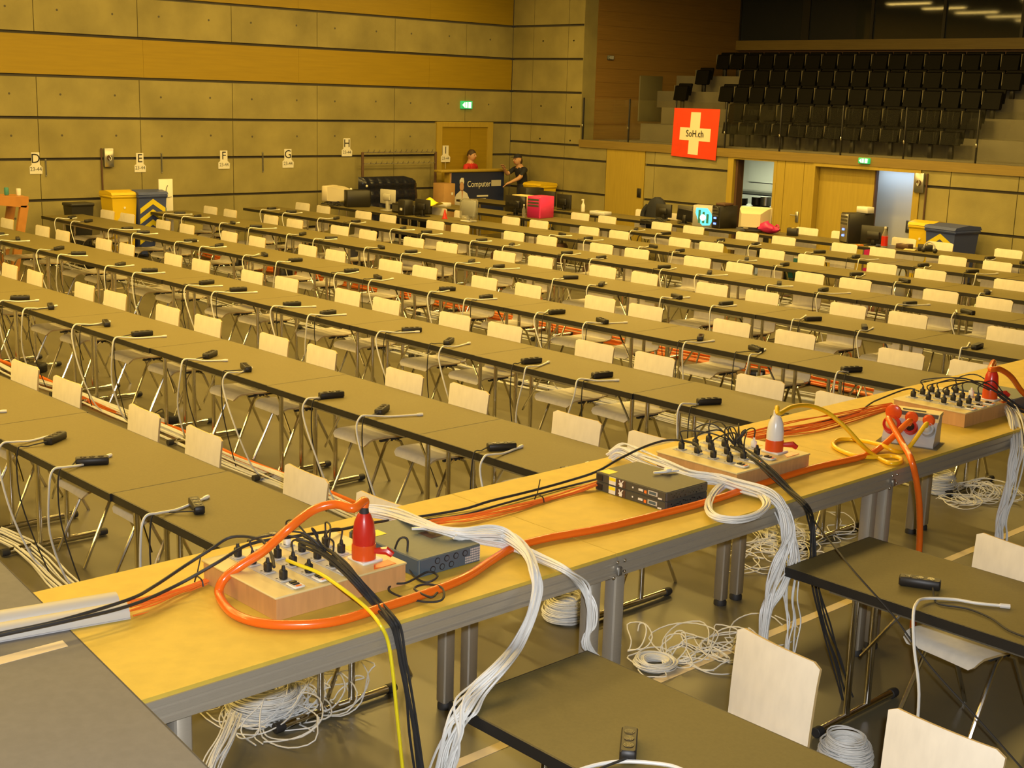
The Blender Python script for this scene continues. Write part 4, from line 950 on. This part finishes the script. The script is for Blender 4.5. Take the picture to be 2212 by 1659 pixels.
# inflatable mattress propped upright
t = thing('air_mattress', 'black inflatable mattress propped upright before the coat rack', 'air mattress', (-16.52, 12.98, 0), R(90))
mb = MB(); nx_, nz_ = 36, 26; V = []; F = []
for s in (0, 1):
    for i in range(nz_+1):
        for j in range(nx_+1):
            u, v_ = j/nx_, i/nz_
            xw = 1.38*u; zh = 1.19*v_
            rr_ = .32
            lim = 1.38-(0 if zh < 1.19-rr_ else rr_-math.sqrt(max(0, rr_**2-(zh-1.19+rr_)**2)))
            xw = min(xw*(1.06-.08*v_), lim) if u < 1 else lim
            edge = min(1, min(u, 1-u, v_, 1-v_)*9)
            puff = .12*math.sqrt(edge)*(.62+.38*abs(math.sin(v_*math.pi*5)))*(.8+.2*abs(math.sin(u*math.pi*7)))
            V.append((xw, (-puff if s == 0 else .05*math.sqrt(edge)), zh))
m_ = nx_+1; o_ = (nz_+1)*m_
for i in range(nz_):
    for j in range(nx_):
        q = (i*m_+j, i*m_+j+1, (i+1)*m_+j+1, (i+1)*m_+j); F.append(q); F.append(tuple(o_+k for k in q[::-1]))
mb.add(V, F).build('cushion', 'bin_navy', t, smooth=80)
MB().ball((.12, -.10, 1.03), .025, .02, .025, 8, 6).build('valve', 'white', t)

# counter with banner
t = thing('bar_counter', 'wooden counter with printed blue banner on its front', 'counter', (-16.48, 14.90, 0))
B(-.17, -.02, .25, 1.68, 0, 1.235).build('body', 'door_wood', t, smooth=0)
CB(-.19, .03, 0, 1.74, 1.24, 1.285, .006).build('counter_top', 'door_wood', t)
bn = B(-.018, .002, .28, 1.67, .40, 1.23).build('banner', 'banner_blue', t, smooth=0)
B(-.019, .003, .265, .28, .40, 1.23).build('banner_hem', 'skin', t, smooth=0)
# printed figure: white shirt, head, hair, arms as flat print
pf = MB().prism([(.30, .45), (.30, .72), (.38, .88), (.48, .95), (.56, .95), (.66, .90), (.76, .72), (.80, .58), (.74, .56), (.70, .68), (.69, .45)], .002, .004, 'yz').build('printed_shirt', 'white', bn, smooth=0)
MB().prism([(.515, .96), (.56, .96), (.535, .72)], .004, .005, 'yz').build('printed_neckline', 'skin', bn, smooth=0)
MB().prism([(.49+.055*math.cos(i*.5236)+.03, 1.03+.09*math.sin(i*.5236)) for i in range(12)], .004, .005, 'yz').build('printed_face', 'skin', bn, smooth=0)
MB().prism([(.465, 1.08), (.46, 1.15), (.50, 1.20), (.56, 1.20), (.58, 1.13), (.57, 1.08), (.54, 1.12), (.49, 1.12)], .005, .006, 'yz').build('printed_hat', 'white', bn, smooth=0)
MB().prism([(.30, .72), (.28, .58), (.31, .45), (.36, .45), (.35, .70)], .004, .005, 'yz').build('printed_arm', 'skin', bn, smooth=0)
MB().prism([(.31, .80), (.36, .78), (.34, .90), (.29, .97), (.28, .96)], .004, .005, 'yz').build('printed_tool', 'grey_pvc', bn, smooth=0)
text('banner_lettering', 'Computer', .17, 'white', bn, (.004, .97, 1.07), WR, sx=.86)
B(.002, .004, 1.30, 1.56, 1.02, 1.14).build('banner_emblem', 'grey_pvc', bn, smooth=0)
B(.002, .004, .92, 1.22, .82, .85).build('banner_small_print', 'white', bn, smooth=0)
B(.002, .004, 1.02, 1.16, .76, .79).build('banner_small_print', 'white', bn, smooth=0)
for ch in bn.children: ch.location = (ch.location[0], ch.location[1]+.03, ch.location[2]-.07)
t = thing('carton', 'tall brown cardboard carton left of the banner counter', 'box', (-16.47, 15.01, 0))
CB(-.16, .16, -.16, .13, .0, 1.04, .006).build('box', 'cardboard', t); B(.161, .163, .03, .08, .82, .87).build('sticker', 'white', t, smooth=0)
# Swiss flag on the balustrade
fx0, fx1, fz0, fz1 = -12.60, -11.56, 1.745, 2.60
t = thing('flag', 'red square flag with white cross lettered SoH.ch hung on the balustrade', 'flag', (fx0, YR-.035, fz0))
def cloth(poly_x, poly_z, off):
    (a, b), (c, d) = poly_x, poly_z; V = []; F = []; n = 14
    for i in range(n+1):
        for j in range(n+1):
            x = a+(b-a)*j/n; z = c+(d-c)*i/n
            y = -off+.012*math.sin(x*9+1)*(1-z/.86)*.9
            V.append((x-.03*(1-z/.86), y, z-.03*x*(1-z/.86)))
    for i in range(n):
        for j in range(n): F.append((i*(n+1)+j, i*(n+1)+j+1, (i+1)*(n+1)+j+1, (i+1)*(n+1)+j))
    m2 = MB().add(V, F); q = len(V); m2.add([(x, y+.003, z) for x, y, z in V], [f[::-1] for f in F]); return m2
cloth((0, 1.04), (0, .855), .005).build('cloth', 'flag_red', t)
cloth((.40, .62), (.06, .79), .0075).build('cross_upright', 'flag_white', t)
cloth((.17, .87), (.30, .52), .0085).build('cross_bar', 'flag_white', t)
text('flag_lettering', 'SoH.ch', .17, 'black', t, (.51, -.019, .41), (R(90), 0, 0), sx=.82)

# ------------------------------------------------------------------ computers and clutter on the far rows
def tower(x, y, z, w_, d, h, m_, rz, label, led=None, front='black_gloss'):
    t = thing('computer_tower', label, 'computer', (x, y, z), rz)
    CB(-w_/2, w_/2, -d/2, d/2, .002, h, .008).build('case', m_, t)
    CB(-w_/2+.012, w_/2-.012, -d/2-.012, -d/2, .02, h-.015, .005).build('front_panel', front, t)
    for k in range(3): B(-w_/2+.025, w_/2-.025, -d/2-.016, -d/2-.012, h-.07-.05*k, h-.04-.05*k).build('drive_bay', 'switch_dark', t, smooth=0)
    if led:
        for k in range(2): B(-.03, .03, -d/2-.02, -d/2-.016, h*.42-.09*k, h*.42+.03-.09*k).build('status_light', led, t, smooth=0)
    return t
def lcd(x, y, z, w_, h, m_, rz, label, back=True, foot=.12):
    t = thing('monitor', label, 'monitor', (x, y, z), rz)
    CB(-w_/2, w_/2, -.02, .02, foot, foot+h, .006).build('panel', m_, t)
    s_ = -1
    B(-w_/2+.015, w_/2-.015, .0201 if back else -.0215, .0215 if back else -.0201, foot+.015, foot+h-.015).build('screen', 'screen', t, smooth=0)
    CB(-.03, .03, -.03, .03, .01, foot+.1, .006).build('stand_neck', m_, t); CB(-w_*.28, w_*.28, -.09, .09, .001, .015, .004).build('stand_base', m_, t)
    if back: CB(-w_*.25, w_*.25, -.05, -.02, foot+h*.25, foot+h*.7, .01).build('rear_housing', m_, t)
    return t
def crt(x, y, z, w_, h, d, m_, rz, label, scr=True):
    t = thing('tube_monitor', label, 'monitor', (x, y, z), rz)
    CB(-w_/2, w_/2, -.06, .06, .05, h, .012).build('bezel', m_, t)
    V = [(-w_/2+.01, .06, .055), (w_/2-.01, .06, .055), (w_/2-.01, .06, h-.01), (-w_/2+.01, .06, h-.01), (-w_*.30, d, .08), (w_*.30, d, .08), (w_*.30, d, h*.78), (-w_*.30, d, h*.78)]
    V[4:4] = [(-w_/2+.02, d*.55, .055), (w_/2-.02, d*.55, .055), (w_/2-.03, d*.55, h-.02), (-w_/2+.03, d*.55, h-.02)]
    F = [(3,2,1,0), (8,9,10,11)]+[(k*4+i, k*4+(i+1)%4, k*4+4+(i+1)%4, k*4+4+i) for k in (0, 1) for i in range(4)]
    MB().add(V, F).build('tube_housing', m_, t, smooth=25)
    B(-w_/2+.04, w_/2-.04, -.064, -.06, .10, h-.04).build('screen', 'screen', t, smooth=0)
    MB().lathe([(.13, 0), (.14, .01), (.1, .03), (.08, .05)], 16, (0, .08, .001)).build('swivel_foot', m_, t)
    return t
TT = .7395
crt(-16.45, 12.30, TT, .42, .32, .38, 'beige', R(-62), 'old white tube monitor at the left end of the seventh row')
heap(-16.05, 12.2, .12, .08, 12, .05, 'pile of dark cables in front of the old white tube monitor', 7, 'rubber', .006, (.04, .1)); bpy.data.objects['loose_white_cable.005'].location.z = TT; bpy.data.objects['loose_white_cable.005'].name = 'dark_cable_pile'
t = thing('desk_lamp', 'slim white desk lamp standing left of the black tower', 'lamp', (-15.95, 12.42, TT)); MB().lathe([(.05, 0), (.05, .012), (.012, .02)], 14).build('base', 'white', t); MB().tube([(0, 0, .015), (-.03, 0, .26)], .012, 8).build('stem', 'white', t); MB().ball((-.03, 0, .28), .025).build('head', 'white', t)
tower(-15.66, 12.32, TT, .2, .42, .29, 'black', R(160), 'black tower left of the grey flat monitor, seventh row')
lcd(-14.82, 12.35, TT, .34, .24, 'grey_pvc', R(8), 'grey flat monitor seen from behind on the seventh row')
t = thing('desktop_computer', 'flat black desktop computer on the seventh row', 'computer', (-14.25, 12.42, TT)); CB(-.3, .3, -.2, .2, .002, .16, .01).build('case', 'black', t); B(-.28, .28, -.206, -.2, .03, .13).build('front_panel', 'switch_dark', t, smooth=0)
t = thing('loudspeaker', 'black loudspeaker with white label left of the black monitor', 'speaker', (-14.05, 12.12, TT)); CB(-.09, .09, -.09, .09, .002, .25, .008).build('cabinet', 'black', t); B(-.03, .03, -.095, -.09, .08, .12).build('label_sticker', 'white', t, smooth=0)
lcd(-13.72, 12.22, TT, .34, .22, 'black', R(4), 'black flat monitor under the yellow cloth, seventh row', True, .06)
t = MB(); nn = 10; V = []; F = []
for i in range(nn+1):
    for j in range(nn+1):
        a, b = i/nn-.5, j/nn-.5; V.append((-14.0+.36*b, 12.60+.3*a, TT+.23+.05*math.cos(a*5+b*3)*math.cos(b*4)-.12*(a*a+b*b)))
for i in range(nn):
    for j in range(nn): F.append((i*(nn+1)+j, i*(nn+1)+j+1, (i+1)*(nn+1)+j+1, (i+1)*(nn+1)+j))
tag(t.add(V, F).add([(x, y, z-.01) for x, y, z in V], [f[::-1] for f in F]).build('cloth', 'yellow_bright'), 'crumpled bright yellow cloth over the gear on the seventh row', 'cloth')
def carton(x, y, z, a, b, h, m_, rz, label, name='box', cat='box', flap=True):
    t = thing(name, label, cat, (x, y, z), rz)
    CB(-a/2, a/2, -b/2, b/2, .001, h, .004).build('body', m_, t); B(-a*.1, a*.1, -b/2, b/2, h, h+.001).build('tape', 'cream_panel', t, smooth=0)
    return t
carton(-15.1, 13.85, TT, .2, .15, .07, 'white', .2, 'small white box on the eighth row left of the covered monitor')
t = thing('covered_monitor', 'monitor under a clear plastic cover on the seventh row', 'monitor', (-12.72, 12.35, TT)); CB(-.15, .15, -.02, .02, .09, .33, .006).build('panel', 'grey_plastic', t); CB(-.1, .1, -.09, .09, .001, .02, .004).build('stand_base', 'white', t); CB(-.02, .02, -.02, .02, .02, .1, .004).build('stand_neck', 'grey_plastic', t); CB(-.175, .175, -.06, .06, .04, .36, .02).build('plastic_cover', 'clear_plastic', t)
t = thing('traffic_cone', 'little red cone on the seventh row', 'cone', (-13.25, 12.30, TT)); MB().lathe([(.05, 0), (.05, .01), (.04, .012), (.008, .15)], 14).build('cone', 'red', t)
lcd(-13.22, 13.85, TT, .46, .28, 'black_gloss', R(5), 'large black monitor seen from behind beside the pink computer', True, .05)
carton(-13.3, 14.1, TT, .34, .22, .33, 'cream_panel', .05, 'cream carton behind the large black monitor')
tower(-12.72, 13.95, TT, .28, .38, .36, 'pink', R(8), 'bright pink computer tower', None, 'magenta')
t = thing('bottle', 'clear bottle standing in front of the pink computer', 'bottle', (-12.84, 13.68, TT)); MB().lathe([(.03, .001), (.032, .02), (.032, .13), (.012, .18), (.012, .2)], 14).build('body', 'clear_plastic', t); MB().lathe([(.014, .2), (.014, .22)], 10).build('cap', 'white', t)
lcd(-14.05, 15.40, TT, .42, .27, 'black', R(4), 'left black monitor of the pair in the far corner row', True, .04)
lcd(-13.62, 15.42, TT, .36, .25, 'black', R(-3), 'right black monitor of the pair in the far corner row', True, .03)
t = thing('bottle', 'white spray bottle right of the pair of black monitors', 'bottle', (-13.22, 15.5, TT)); MB().lathe([(.035, .001), (.037, .03), (.035, .12), (.014, .16), (.014, .2)], 14).build('body', 'white', t); CB(-.04, .014, -.012, .012, .19, .22, .004).build('spray_head', 'white', t)
tower(-14.5, 15.45, TT, .2, .4, .34, 'black', R(170), 'black tower at the foot of the corner bin')
carton(-12.65, 15.35, TT, .34, .2, .06, 'blue_wall', .05, 'pale blue tray on the far row near the first wooden door', 'tray', 'tray')
# jacket over a chair
t = thing('jacket', 'black jacket hung over a chair before the flush wooden door', 'jacket', (-11.9, 15.98, 0)); mb = MB(); prof = [(.20, .10, .42), (.23, .12, .55), (.24, .12, .75), (.21, .11, .92), (.14, .09, 1.03), (.05, .05, 1.08)]; n = 18; V = []; F = []
for a, b, z in prof:
    for j in range(n): an = 2*math.pi*j/n; k = 1+.06*math.sin(an*5+z*9); V.append((a*k*math.cos(an), b*k*math.sin(an), z))
for i in range(len(prof)-1):
    for j in range(n): F.append((i*n+j, i*n+(j+1)%n, (i+1)*n+(j+1)%n, (i+1)*n+j))
F += [tuple(range(n-1,-1,-1)), tuple(range((len(prof)-1)*n, len(prof)*n))]
mb.add(V, F).build('shell', 'shirt_black', t); MB().tube(spline([(.18, -.04, .92), (.26, -.06, .8), (.25, -.08, .58)], 4), .05, 8).build('sleeve', 'shirt_black', t); MB().tube(spline([(-.18, -.04, .92), (-.26, -.06, .8), (-.25, -.08, .58)], 4), .05, 8).build('sleeve', 'shirt_black', t)
lcd(-11.42, 15.60, TT, .30, .22, 'black', R(10), 'black monitor right of the black jacket', True, .05)
lcd(-11.05, 15.72, TT, .34, .24, 'switch_dark', R(-4), 'dark brown monitor between jacket and tilted screen', True, .03)
heap(-11.35, 15.3, .1, .05, 10, .05, 'pile', 8, 'rubber', .009, (.05, .1)); o_ = bpy.data.objects['loose_white_cable.005']; o_.location.z = TT; o_.name = 'dark_cable_pile'; tag(o_, 'dark cable pile in front of the black jacket', 'cables')
t = lcd(-10.82, 15.42, TT, .30, .20, 'black', R(190), 'tilted black screen left of the glowing computer', True, .05); t.rotation_euler[1] = R(-6)
# glowing computer: side window facing the camera
t = thing('lit_computer', 'grey computer with glowing cyan side window', 'computer', (-10.36, 15.42, TT), R(18))
CB(-.2, .2, -.1, .1, .002, .34, .008).build('case', 'grey_plastic', t)
MB().prism([(-.14, .30), (.05, .30), (.12, .22), (.15, .12), (.10, .03), (-.02, .02), (-.09, .08), (-.15, .22)], -.106, -.1, 'xz').build('side_window', 'led_cyan', t, smooth=0)
MB().lathe([(.05, -.11), (.05, -.106)], 16, (-.02, 0, .15), 'y').build('fan_glow', 'exit_white', t)
for k in range(3): B(-.1+.07*k, -.06+.07*k, -.109, -.106, .06, .27-.03*k).build('board_detail', 'teal', t, smooth=0)
tower(-10.05, 15.5, TT, .19, .38, .36, 'black', R(-10), 'black tower right of the glowing computer', 'led_blue')
tag(CB(-10.14, -9.96, 15.36, 15.6, TT+.362, TT+.40, .006).build('box', 'brown_dark'), 'flat brown box on top of the black tower by the glowing computer', 'box')
crt(-9.55, 15.66, TT, .50, .37, .40, 'beige', R(205), 'big beige tube monitor turned away from the camera')
t = thing('plastic_bag', 'magenta plastic bag beside the big beige monitor', 'bag', (-9.1, 15.42, TT)); n = 14; V = []; F = []
for i in range(9):
    ph = math.pi*i/8
    for j in range(n):
        an = 2*math.pi*j/n; k = 1+.22*math.sin(an*4+i*1.3)*math.sin(ph)+.12*math.sin(an*7-i)
        V.append((.2*math.sin(ph)**.8*math.cos(an)*k-.03*i/8, .11*math.sin(ph)**.8*math.sin(an)*k, .002+.17*(i/8)**1.2*(1+.2*math.cos(an+2))))
for i in range(8):
    for j in range(n): F.append((i*n+j, i*n+(j+1)%n, (i+1)*n+(j+1)%n, (i+1)*n+j))
MB().add(V, F).build('sack', 'magenta', t, smooth=60); MB().tube(spline([(.08, .02, .10), (.14, .0, .15), (.18, .0, .11)], 4), .012, 6).build('handle', 'magenta', t)
carton(-8.72, 15.5, TT, .16, .1, .12, 'black', .3, 'small black box right of the magenta bag')
tower(-7.62, 15.55, TT, .24, .42, .44, 'black', R(-28), 'big black tower with blue lights near the blue passage', 'led_blue', 'steel')
carton(-7.55, 15.62, TT+.446, .22, .14, .09, 'white', -.2, 'white box on top of the tower with blue lights')
lcd(-7.23, 15.40, TT, .40, .26, 'black', R(8), 'black monitor right of the tower with blue lights', True, .03)
t = thing('bottle', 'large bottle with red and white label on the right end row', 'bottle', (-6.99, 15.30, TT)); MB().lathe([(.045, .001), (.048, .02), (.046, .12), (.046, .18), (.018, .26), (.016, .28)], 16).build('body', 'clear_plastic', t); MB().lathe([(.0485, .03), (.0485, .17)], 16).build('label_sleeve', 'red', t); MB().lathe([(.018, .28), (.018, .305)], 10).build('cap', 'white', t)
for i, (x, y, m_, a, b, h, lb) in enumerate(((-6.78, 15.5, 'brown_dark', .2, .14, .07, 'brown tin beside the red labelled bottle'), (-6.6, 15.35, 'cream_panel', .16, .1, .02, 'cream booklet beside the red labelled bottle'), (-6.45, 15.5, 'black', .2, .12, .09, 'black case at the right of the red labelled bottle'), (-7.35, 15.22, 'orange_thin', .12, .05, .015, 'orange packet in front of the tower with blue lights'), (-7.12, 15.2, 'white', .1, .06, .01, 'white paper slip in front of the black monitor at the right'))):
    carton(x, y, TT, a, b, h, m_, .3*i, lb, 'packet', 'packet')
t = thing('headset', 'grey plastic headset lying right of the red labelled bottle', 'headset', (-6.3, 15.35, TT)); MB().tube(spline([(-.09, 0, .03), (-.07, 0, .11), (0, 0, .15), (.07, 0, .11), (.09, 0, .03)], 5), .012, 8).build('headband', 'grey_plastic', t); MB().ball((-.09, 0, .035), .035).build('earcup', 'black', t); MB().ball((.09, 0, .035), .035).build('earcup', 'black', t)
for k in range(3):
    t = thing('bottle_crate', 'dark red bottle crate under the far right row, %s from the floor' % ORD[k], 'crate', (-6.95, 15.05, .26*k), 0, 'stacked red crates')
    for a in ((-.14, .14, -.1, -.085), (-.14, .14, .085, .1), (-.14, -.125, -.085, .085), (.125, .14, -.085, .085)): B(a[0], a[1], a[2], a[3], .002, .2).build('side_wall', 'magenta', t, smooth=0)
    B(-.125, .125, -.085, .085, .002, .012).build('base', 'magenta', t, smooth=0)
carton(-9.25, 16.2, 0, .45, .3, .42, 'teal', .1, 'dark green crate on the floor behind the magenta bag', 'crate', 'crate')
t = thing('bottle', 'lime green bottle standing on the floor behind the eighth row', 'bottle', (-8.35, 14.6, 0)); MB().lathe([(.06, .001), (.065, .05), (.065, .3), (.025, .42), (.025, .46)], 14).build('body', 'lime', t); MB().lathe([(.03, .46), (.03, .49)], 10).build('cap', 'white', t)
carton(-16.4, 14.55, 0, .25, .2, .5, 'black', 0, 'black box on the floor before the coat rack')

for i, (x, ri) in enumerate(((-15.4, 3), (-14.2, 4), (-12.9, 4), (-14.9, 5), (-13.6, 5), (-11.9, 6), (-13.2, 6), (-10.6, 7), (-12.2, 7), (-8.9, 8), (-6.4, 8), (-9.9, 6))):
    t = thing('backpack', 'dark backpack on the floor under the %s table row, %s bag of the floor clutter' % (ROWS[ri][0], ORD[i]), 'bag', (x, ROWS[ri][1]+.33, 0), R(37*i), 'bags under the tables')
    CB(-.15, .15, -.10, .10, .002, .36, .05).build('body', ('black', 'trousers', 'brown_dark')[i % 3], t); CB(-.11, .11, -.15, -.095, .03, .20, .02).build('pocket', 'black', t); MB().tube(spline([(-.04, .02, .35), (-.03, .02, .41), (.03, .02, .41), (.04, .02, .35)], 3), .01, 6).build('handle', 'black', t)
# ------------------------------------------------------------------ people
def person(loc, rz, J, shirt, label, bald=None, cap=False):
    # J: joint positions in metres, local; the figure faces -y
    pts = []; rad = []; edges = []; idx = {}
    def add(n, p, r_, parent=None):
        idx[n] = len(pts); pts.append(p); rad.append(r_)
        if parent: edges.append((idx[parent], idx[n]))
    add('pelvis', J['pelvis'], .125); add('waist', J['waist'], .115, 'pelvis'); add('chest', J['chest'], .135, 'waist'); add('neck', J['neck'], .052, 'chest')
    add('skull', J['head'], .062, 'neck'); add('crown', tuple(Vector(J['head'])+Vector((0, .005, .10))), .060, 'skull')
    for s in 'lr':
        add('sh'+s, J['sh'+s], .06, 'chest'); add('el'+s, J['el'+s], .043, 'sh'+s); add('wr'+s, J['wr'+s], .029, 'el'+s)
        d = unit(Vector(J['wr'+s])-Vector(J['el'+s])); side = unit(d.cross(Vector((0, 0, 1)))+Vector((1e-4, 0, 0))); pm = Vector(J['wr'+s])+d*.06
        add('pa'+s, tuple(pm), .03, 'wr'+s)
        for k, (off, ln) in enumerate(((-.028, .06), (-.010, .07), (.010, .066), (.027, .052))):
            a = pm+d*.03+side*off; b = a+d*ln+Vector((0, 0, -.025))
            add('f%s%da' % (s, k), tuple(a), .010, 'pa'+s); add('f%s%db' % (s, k), tuple(b), .008, 'f%s%da' % (s, k))
        tb = Vector(J['wr'+s])+d*.03+side*(-.035); add('t%sa' % s, tuple(tb), .011, 'wr'+s); add('t%sb' % s, tuple(tb+d*.04-side*.015), .009, 't%sa' % s)
        add('hi'+s, J['hi'+s], .088, 'pelvis'); add('kn'+s, J['kn'+s], .06, 'hi'+s); add('an'+s, J['an'+s], .042, 'kn'+s); add('to'+s, tuple(Vector(J['an'+s])+Vector((0, -.14, -.04))), .036, 'an'+s)
    me = bpy.data.meshes.new('tmp'); me.from_pydata(pts, edges, []); o = bpy.data.objects.new('tmp', me); COL.objects.link(o)
    o.modifiers.new('s', 'SKIN').use_smooth_shade = True
    for i, v in enumerate(me.skin_vertices[0].data): v.radius = (rad[i], rad[i]*(.72 if 3 > i else 1)); v.use_root = (i == 0)
    sb = o.modifiers.new('d', 'SUBSURF'); sb.levels = 2; sb.render_levels = 2
    dg = bpy.context.evaluated_depsgraph_get(); body = bpy.data.meshes.new_from_object(o.evaluated_get(dg)); bpy.data.objects.remove(o)
    body.materials.clear()
    for m_ in ('skin', shirt, 'trousers', 'black'): body.materials.append(M[m_])
    def bone(a, b, p):
        A, B_ = Vector(pts[idx[a]]), Vector(pts[idx[b]]); d = B_-A; t_ = max(0, min(1, (p-A).dot(d)/d.length_squared)); return (p-A-d*t_).length, t_
    for pl_ in body.polygons:
        c = pl_.center; best = (9, 0)
        for a, b, m_ in [('pelvis', 'waist', 2), ('waist', 'chest', 1), ('chest', 'neck', 1), ('neck', 'skull', 0), ('skull', 'crown', 0)]+[q for s in 'lr' for q in (('chest', 'sh'+s, 1), ('sh'+s, 'el'+s, 1), ('el'+s, 'wr'+s, 0), ('wr'+s, 'pa'+s, 0), ('pelvis', 'hi'+s, 2), ('hi'+s, 'kn'+s, 2), ('kn'+s, 'an'+s, 2), ('an'+s, 'to'+s, 3))]:
            d, t_ = bone(a, b, c)
            if (a, b) == ('chest', 'neck') and t_ > .75: m_ = 0
            if a[:2] == 'sh' and t_ > .75: m_ = 0
            if d < best[0]: best = (d, m_)
        pl_.material_index = best[1]; pl_.use_smooth = True
    t = thing('person', label, 'person', loc, rz)
    obj('body', body, t)
    h = Vector(J['head'])+Vector((0, -.01, .045))
    MB().ball(tuple(h+Vector((0, 0, 0))), .074, .092, .112, 16, 12).build('face', 'skin', t, smooth=180)
    MB().ball(tuple(h+Vector((0, -.096, -.012))), .012, .018, .022, 8, 6).build('nose', 'skin', t, smooth=180)
    for s in (-1, 1):
        MB().ball(tuple(h+Vector((s*.03, -.082, .012))), .011, .008, .008, 8, 6).build('eye', 'black', t); MB().ball(tuple(h+Vector((s*.075, .01, -.005))), .012, .02, .03, 8, 6).build('ear', 'skin', t)
    MB().ball(tuple(h+Vector((0, -.078, -.055))), .024, .008, .006, 8, 6).build('mouth', 'red', t)
    mb = MB(); n = 18; V = []; F = []
    for i in range(8):
        ph = math.pi/2*i/7
        for j in range(n):
            an = 2*math.pi*j/n; front = max(0, -math.sin(an))
            zlow = (-.01+.065*front) if not cap else .045
            z = zlow+(.118-zlow)*math.sin(ph); q = math.sqrt(max(0, 1-(z/.122)**2)) if z > 0 else 1
            V.append(tuple(h+Vector((.083*q*math.cos(an), .101*q*math.sin(an)+.004, z))))
    for i in range(7):
        for j in range(n): F.append((i*n+j, i*n+(j+1)%n, (i+1)*n+(j+1)%n, (i+1)*n+j))
    F.append(tuple(range(7*n, 8*n)))
    mb.add(V, F).build('cap' if cap else 'hair', 'shirt_black' if cap else 'hair', t, smooth=180)
    if cap:
        MB().prism([(h.x+.07*math.cos(a), h.y-.085-.075*math.sin(a)) for a in [i*math.pi/10 for i in range(11)]]+[(h.x-.07, h.y-.05), (h.x+.07, h.y-.05)], h.z+.045, h.z+.055).build('cap_brim', 'shirt_black', t)
        MB().ball(tuple(h+Vector((0, .045, -.02))), .075, .062, .085, 12, 8).build('hair', 'hair', t, smooth=180)
    return t
def standing(H_, **k):
    s = H_/1.75
    J = dict(pelvis=(0, 0, .95), waist=(0, .01, 1.10), chest=(0, .0, 1.33), neck=(0, .01, 1.50), head=(0, -.015, 1.58), shl=(.18, 0, 1.42), shr=(-.18, 0, 1.42), ell=(.23, -.02, 1.14), elr=(-.23, -.02, 1.14), wrl=(.22, -.14, .93), wrr=(-.22, -.14, .93), hil=(.09, 0, .9), hir=(-.09, 0, .9), knl=(.10, -.02, .5), knr=(-.10, -.02, .5), anl=(.10, .03, .09), anr=(-.10, .03, .09))
    J.update(k)
    return {a: tuple(c*s for c in b) for a, b in J.items()}
person((-16.80, 15.95, 0), R(105), standing(1.66), 'shirt_red', 'person in a red polo shirt standing behind the banner counter')
person((-16.22, 16.86, 0), R(-6), standing(1.62, waist=(0, -.02, 1.10), chest=(0, -.08, 1.32), neck=(0, -.12, 1.48), head=(0, -.16, 1.55), shl=(.17, -.08, 1.41), shr=(-.17, -.09, 1.41), ell=(.2, -.26, 1.22), elr=(-.2, -.3, 1.28), wrl=(.08, -.42, 1.12), wrr=(-.1, -.46, 1.42)), 'shirt_black', 'person in black cap and black shirt leaning on the counter end', cap=True)
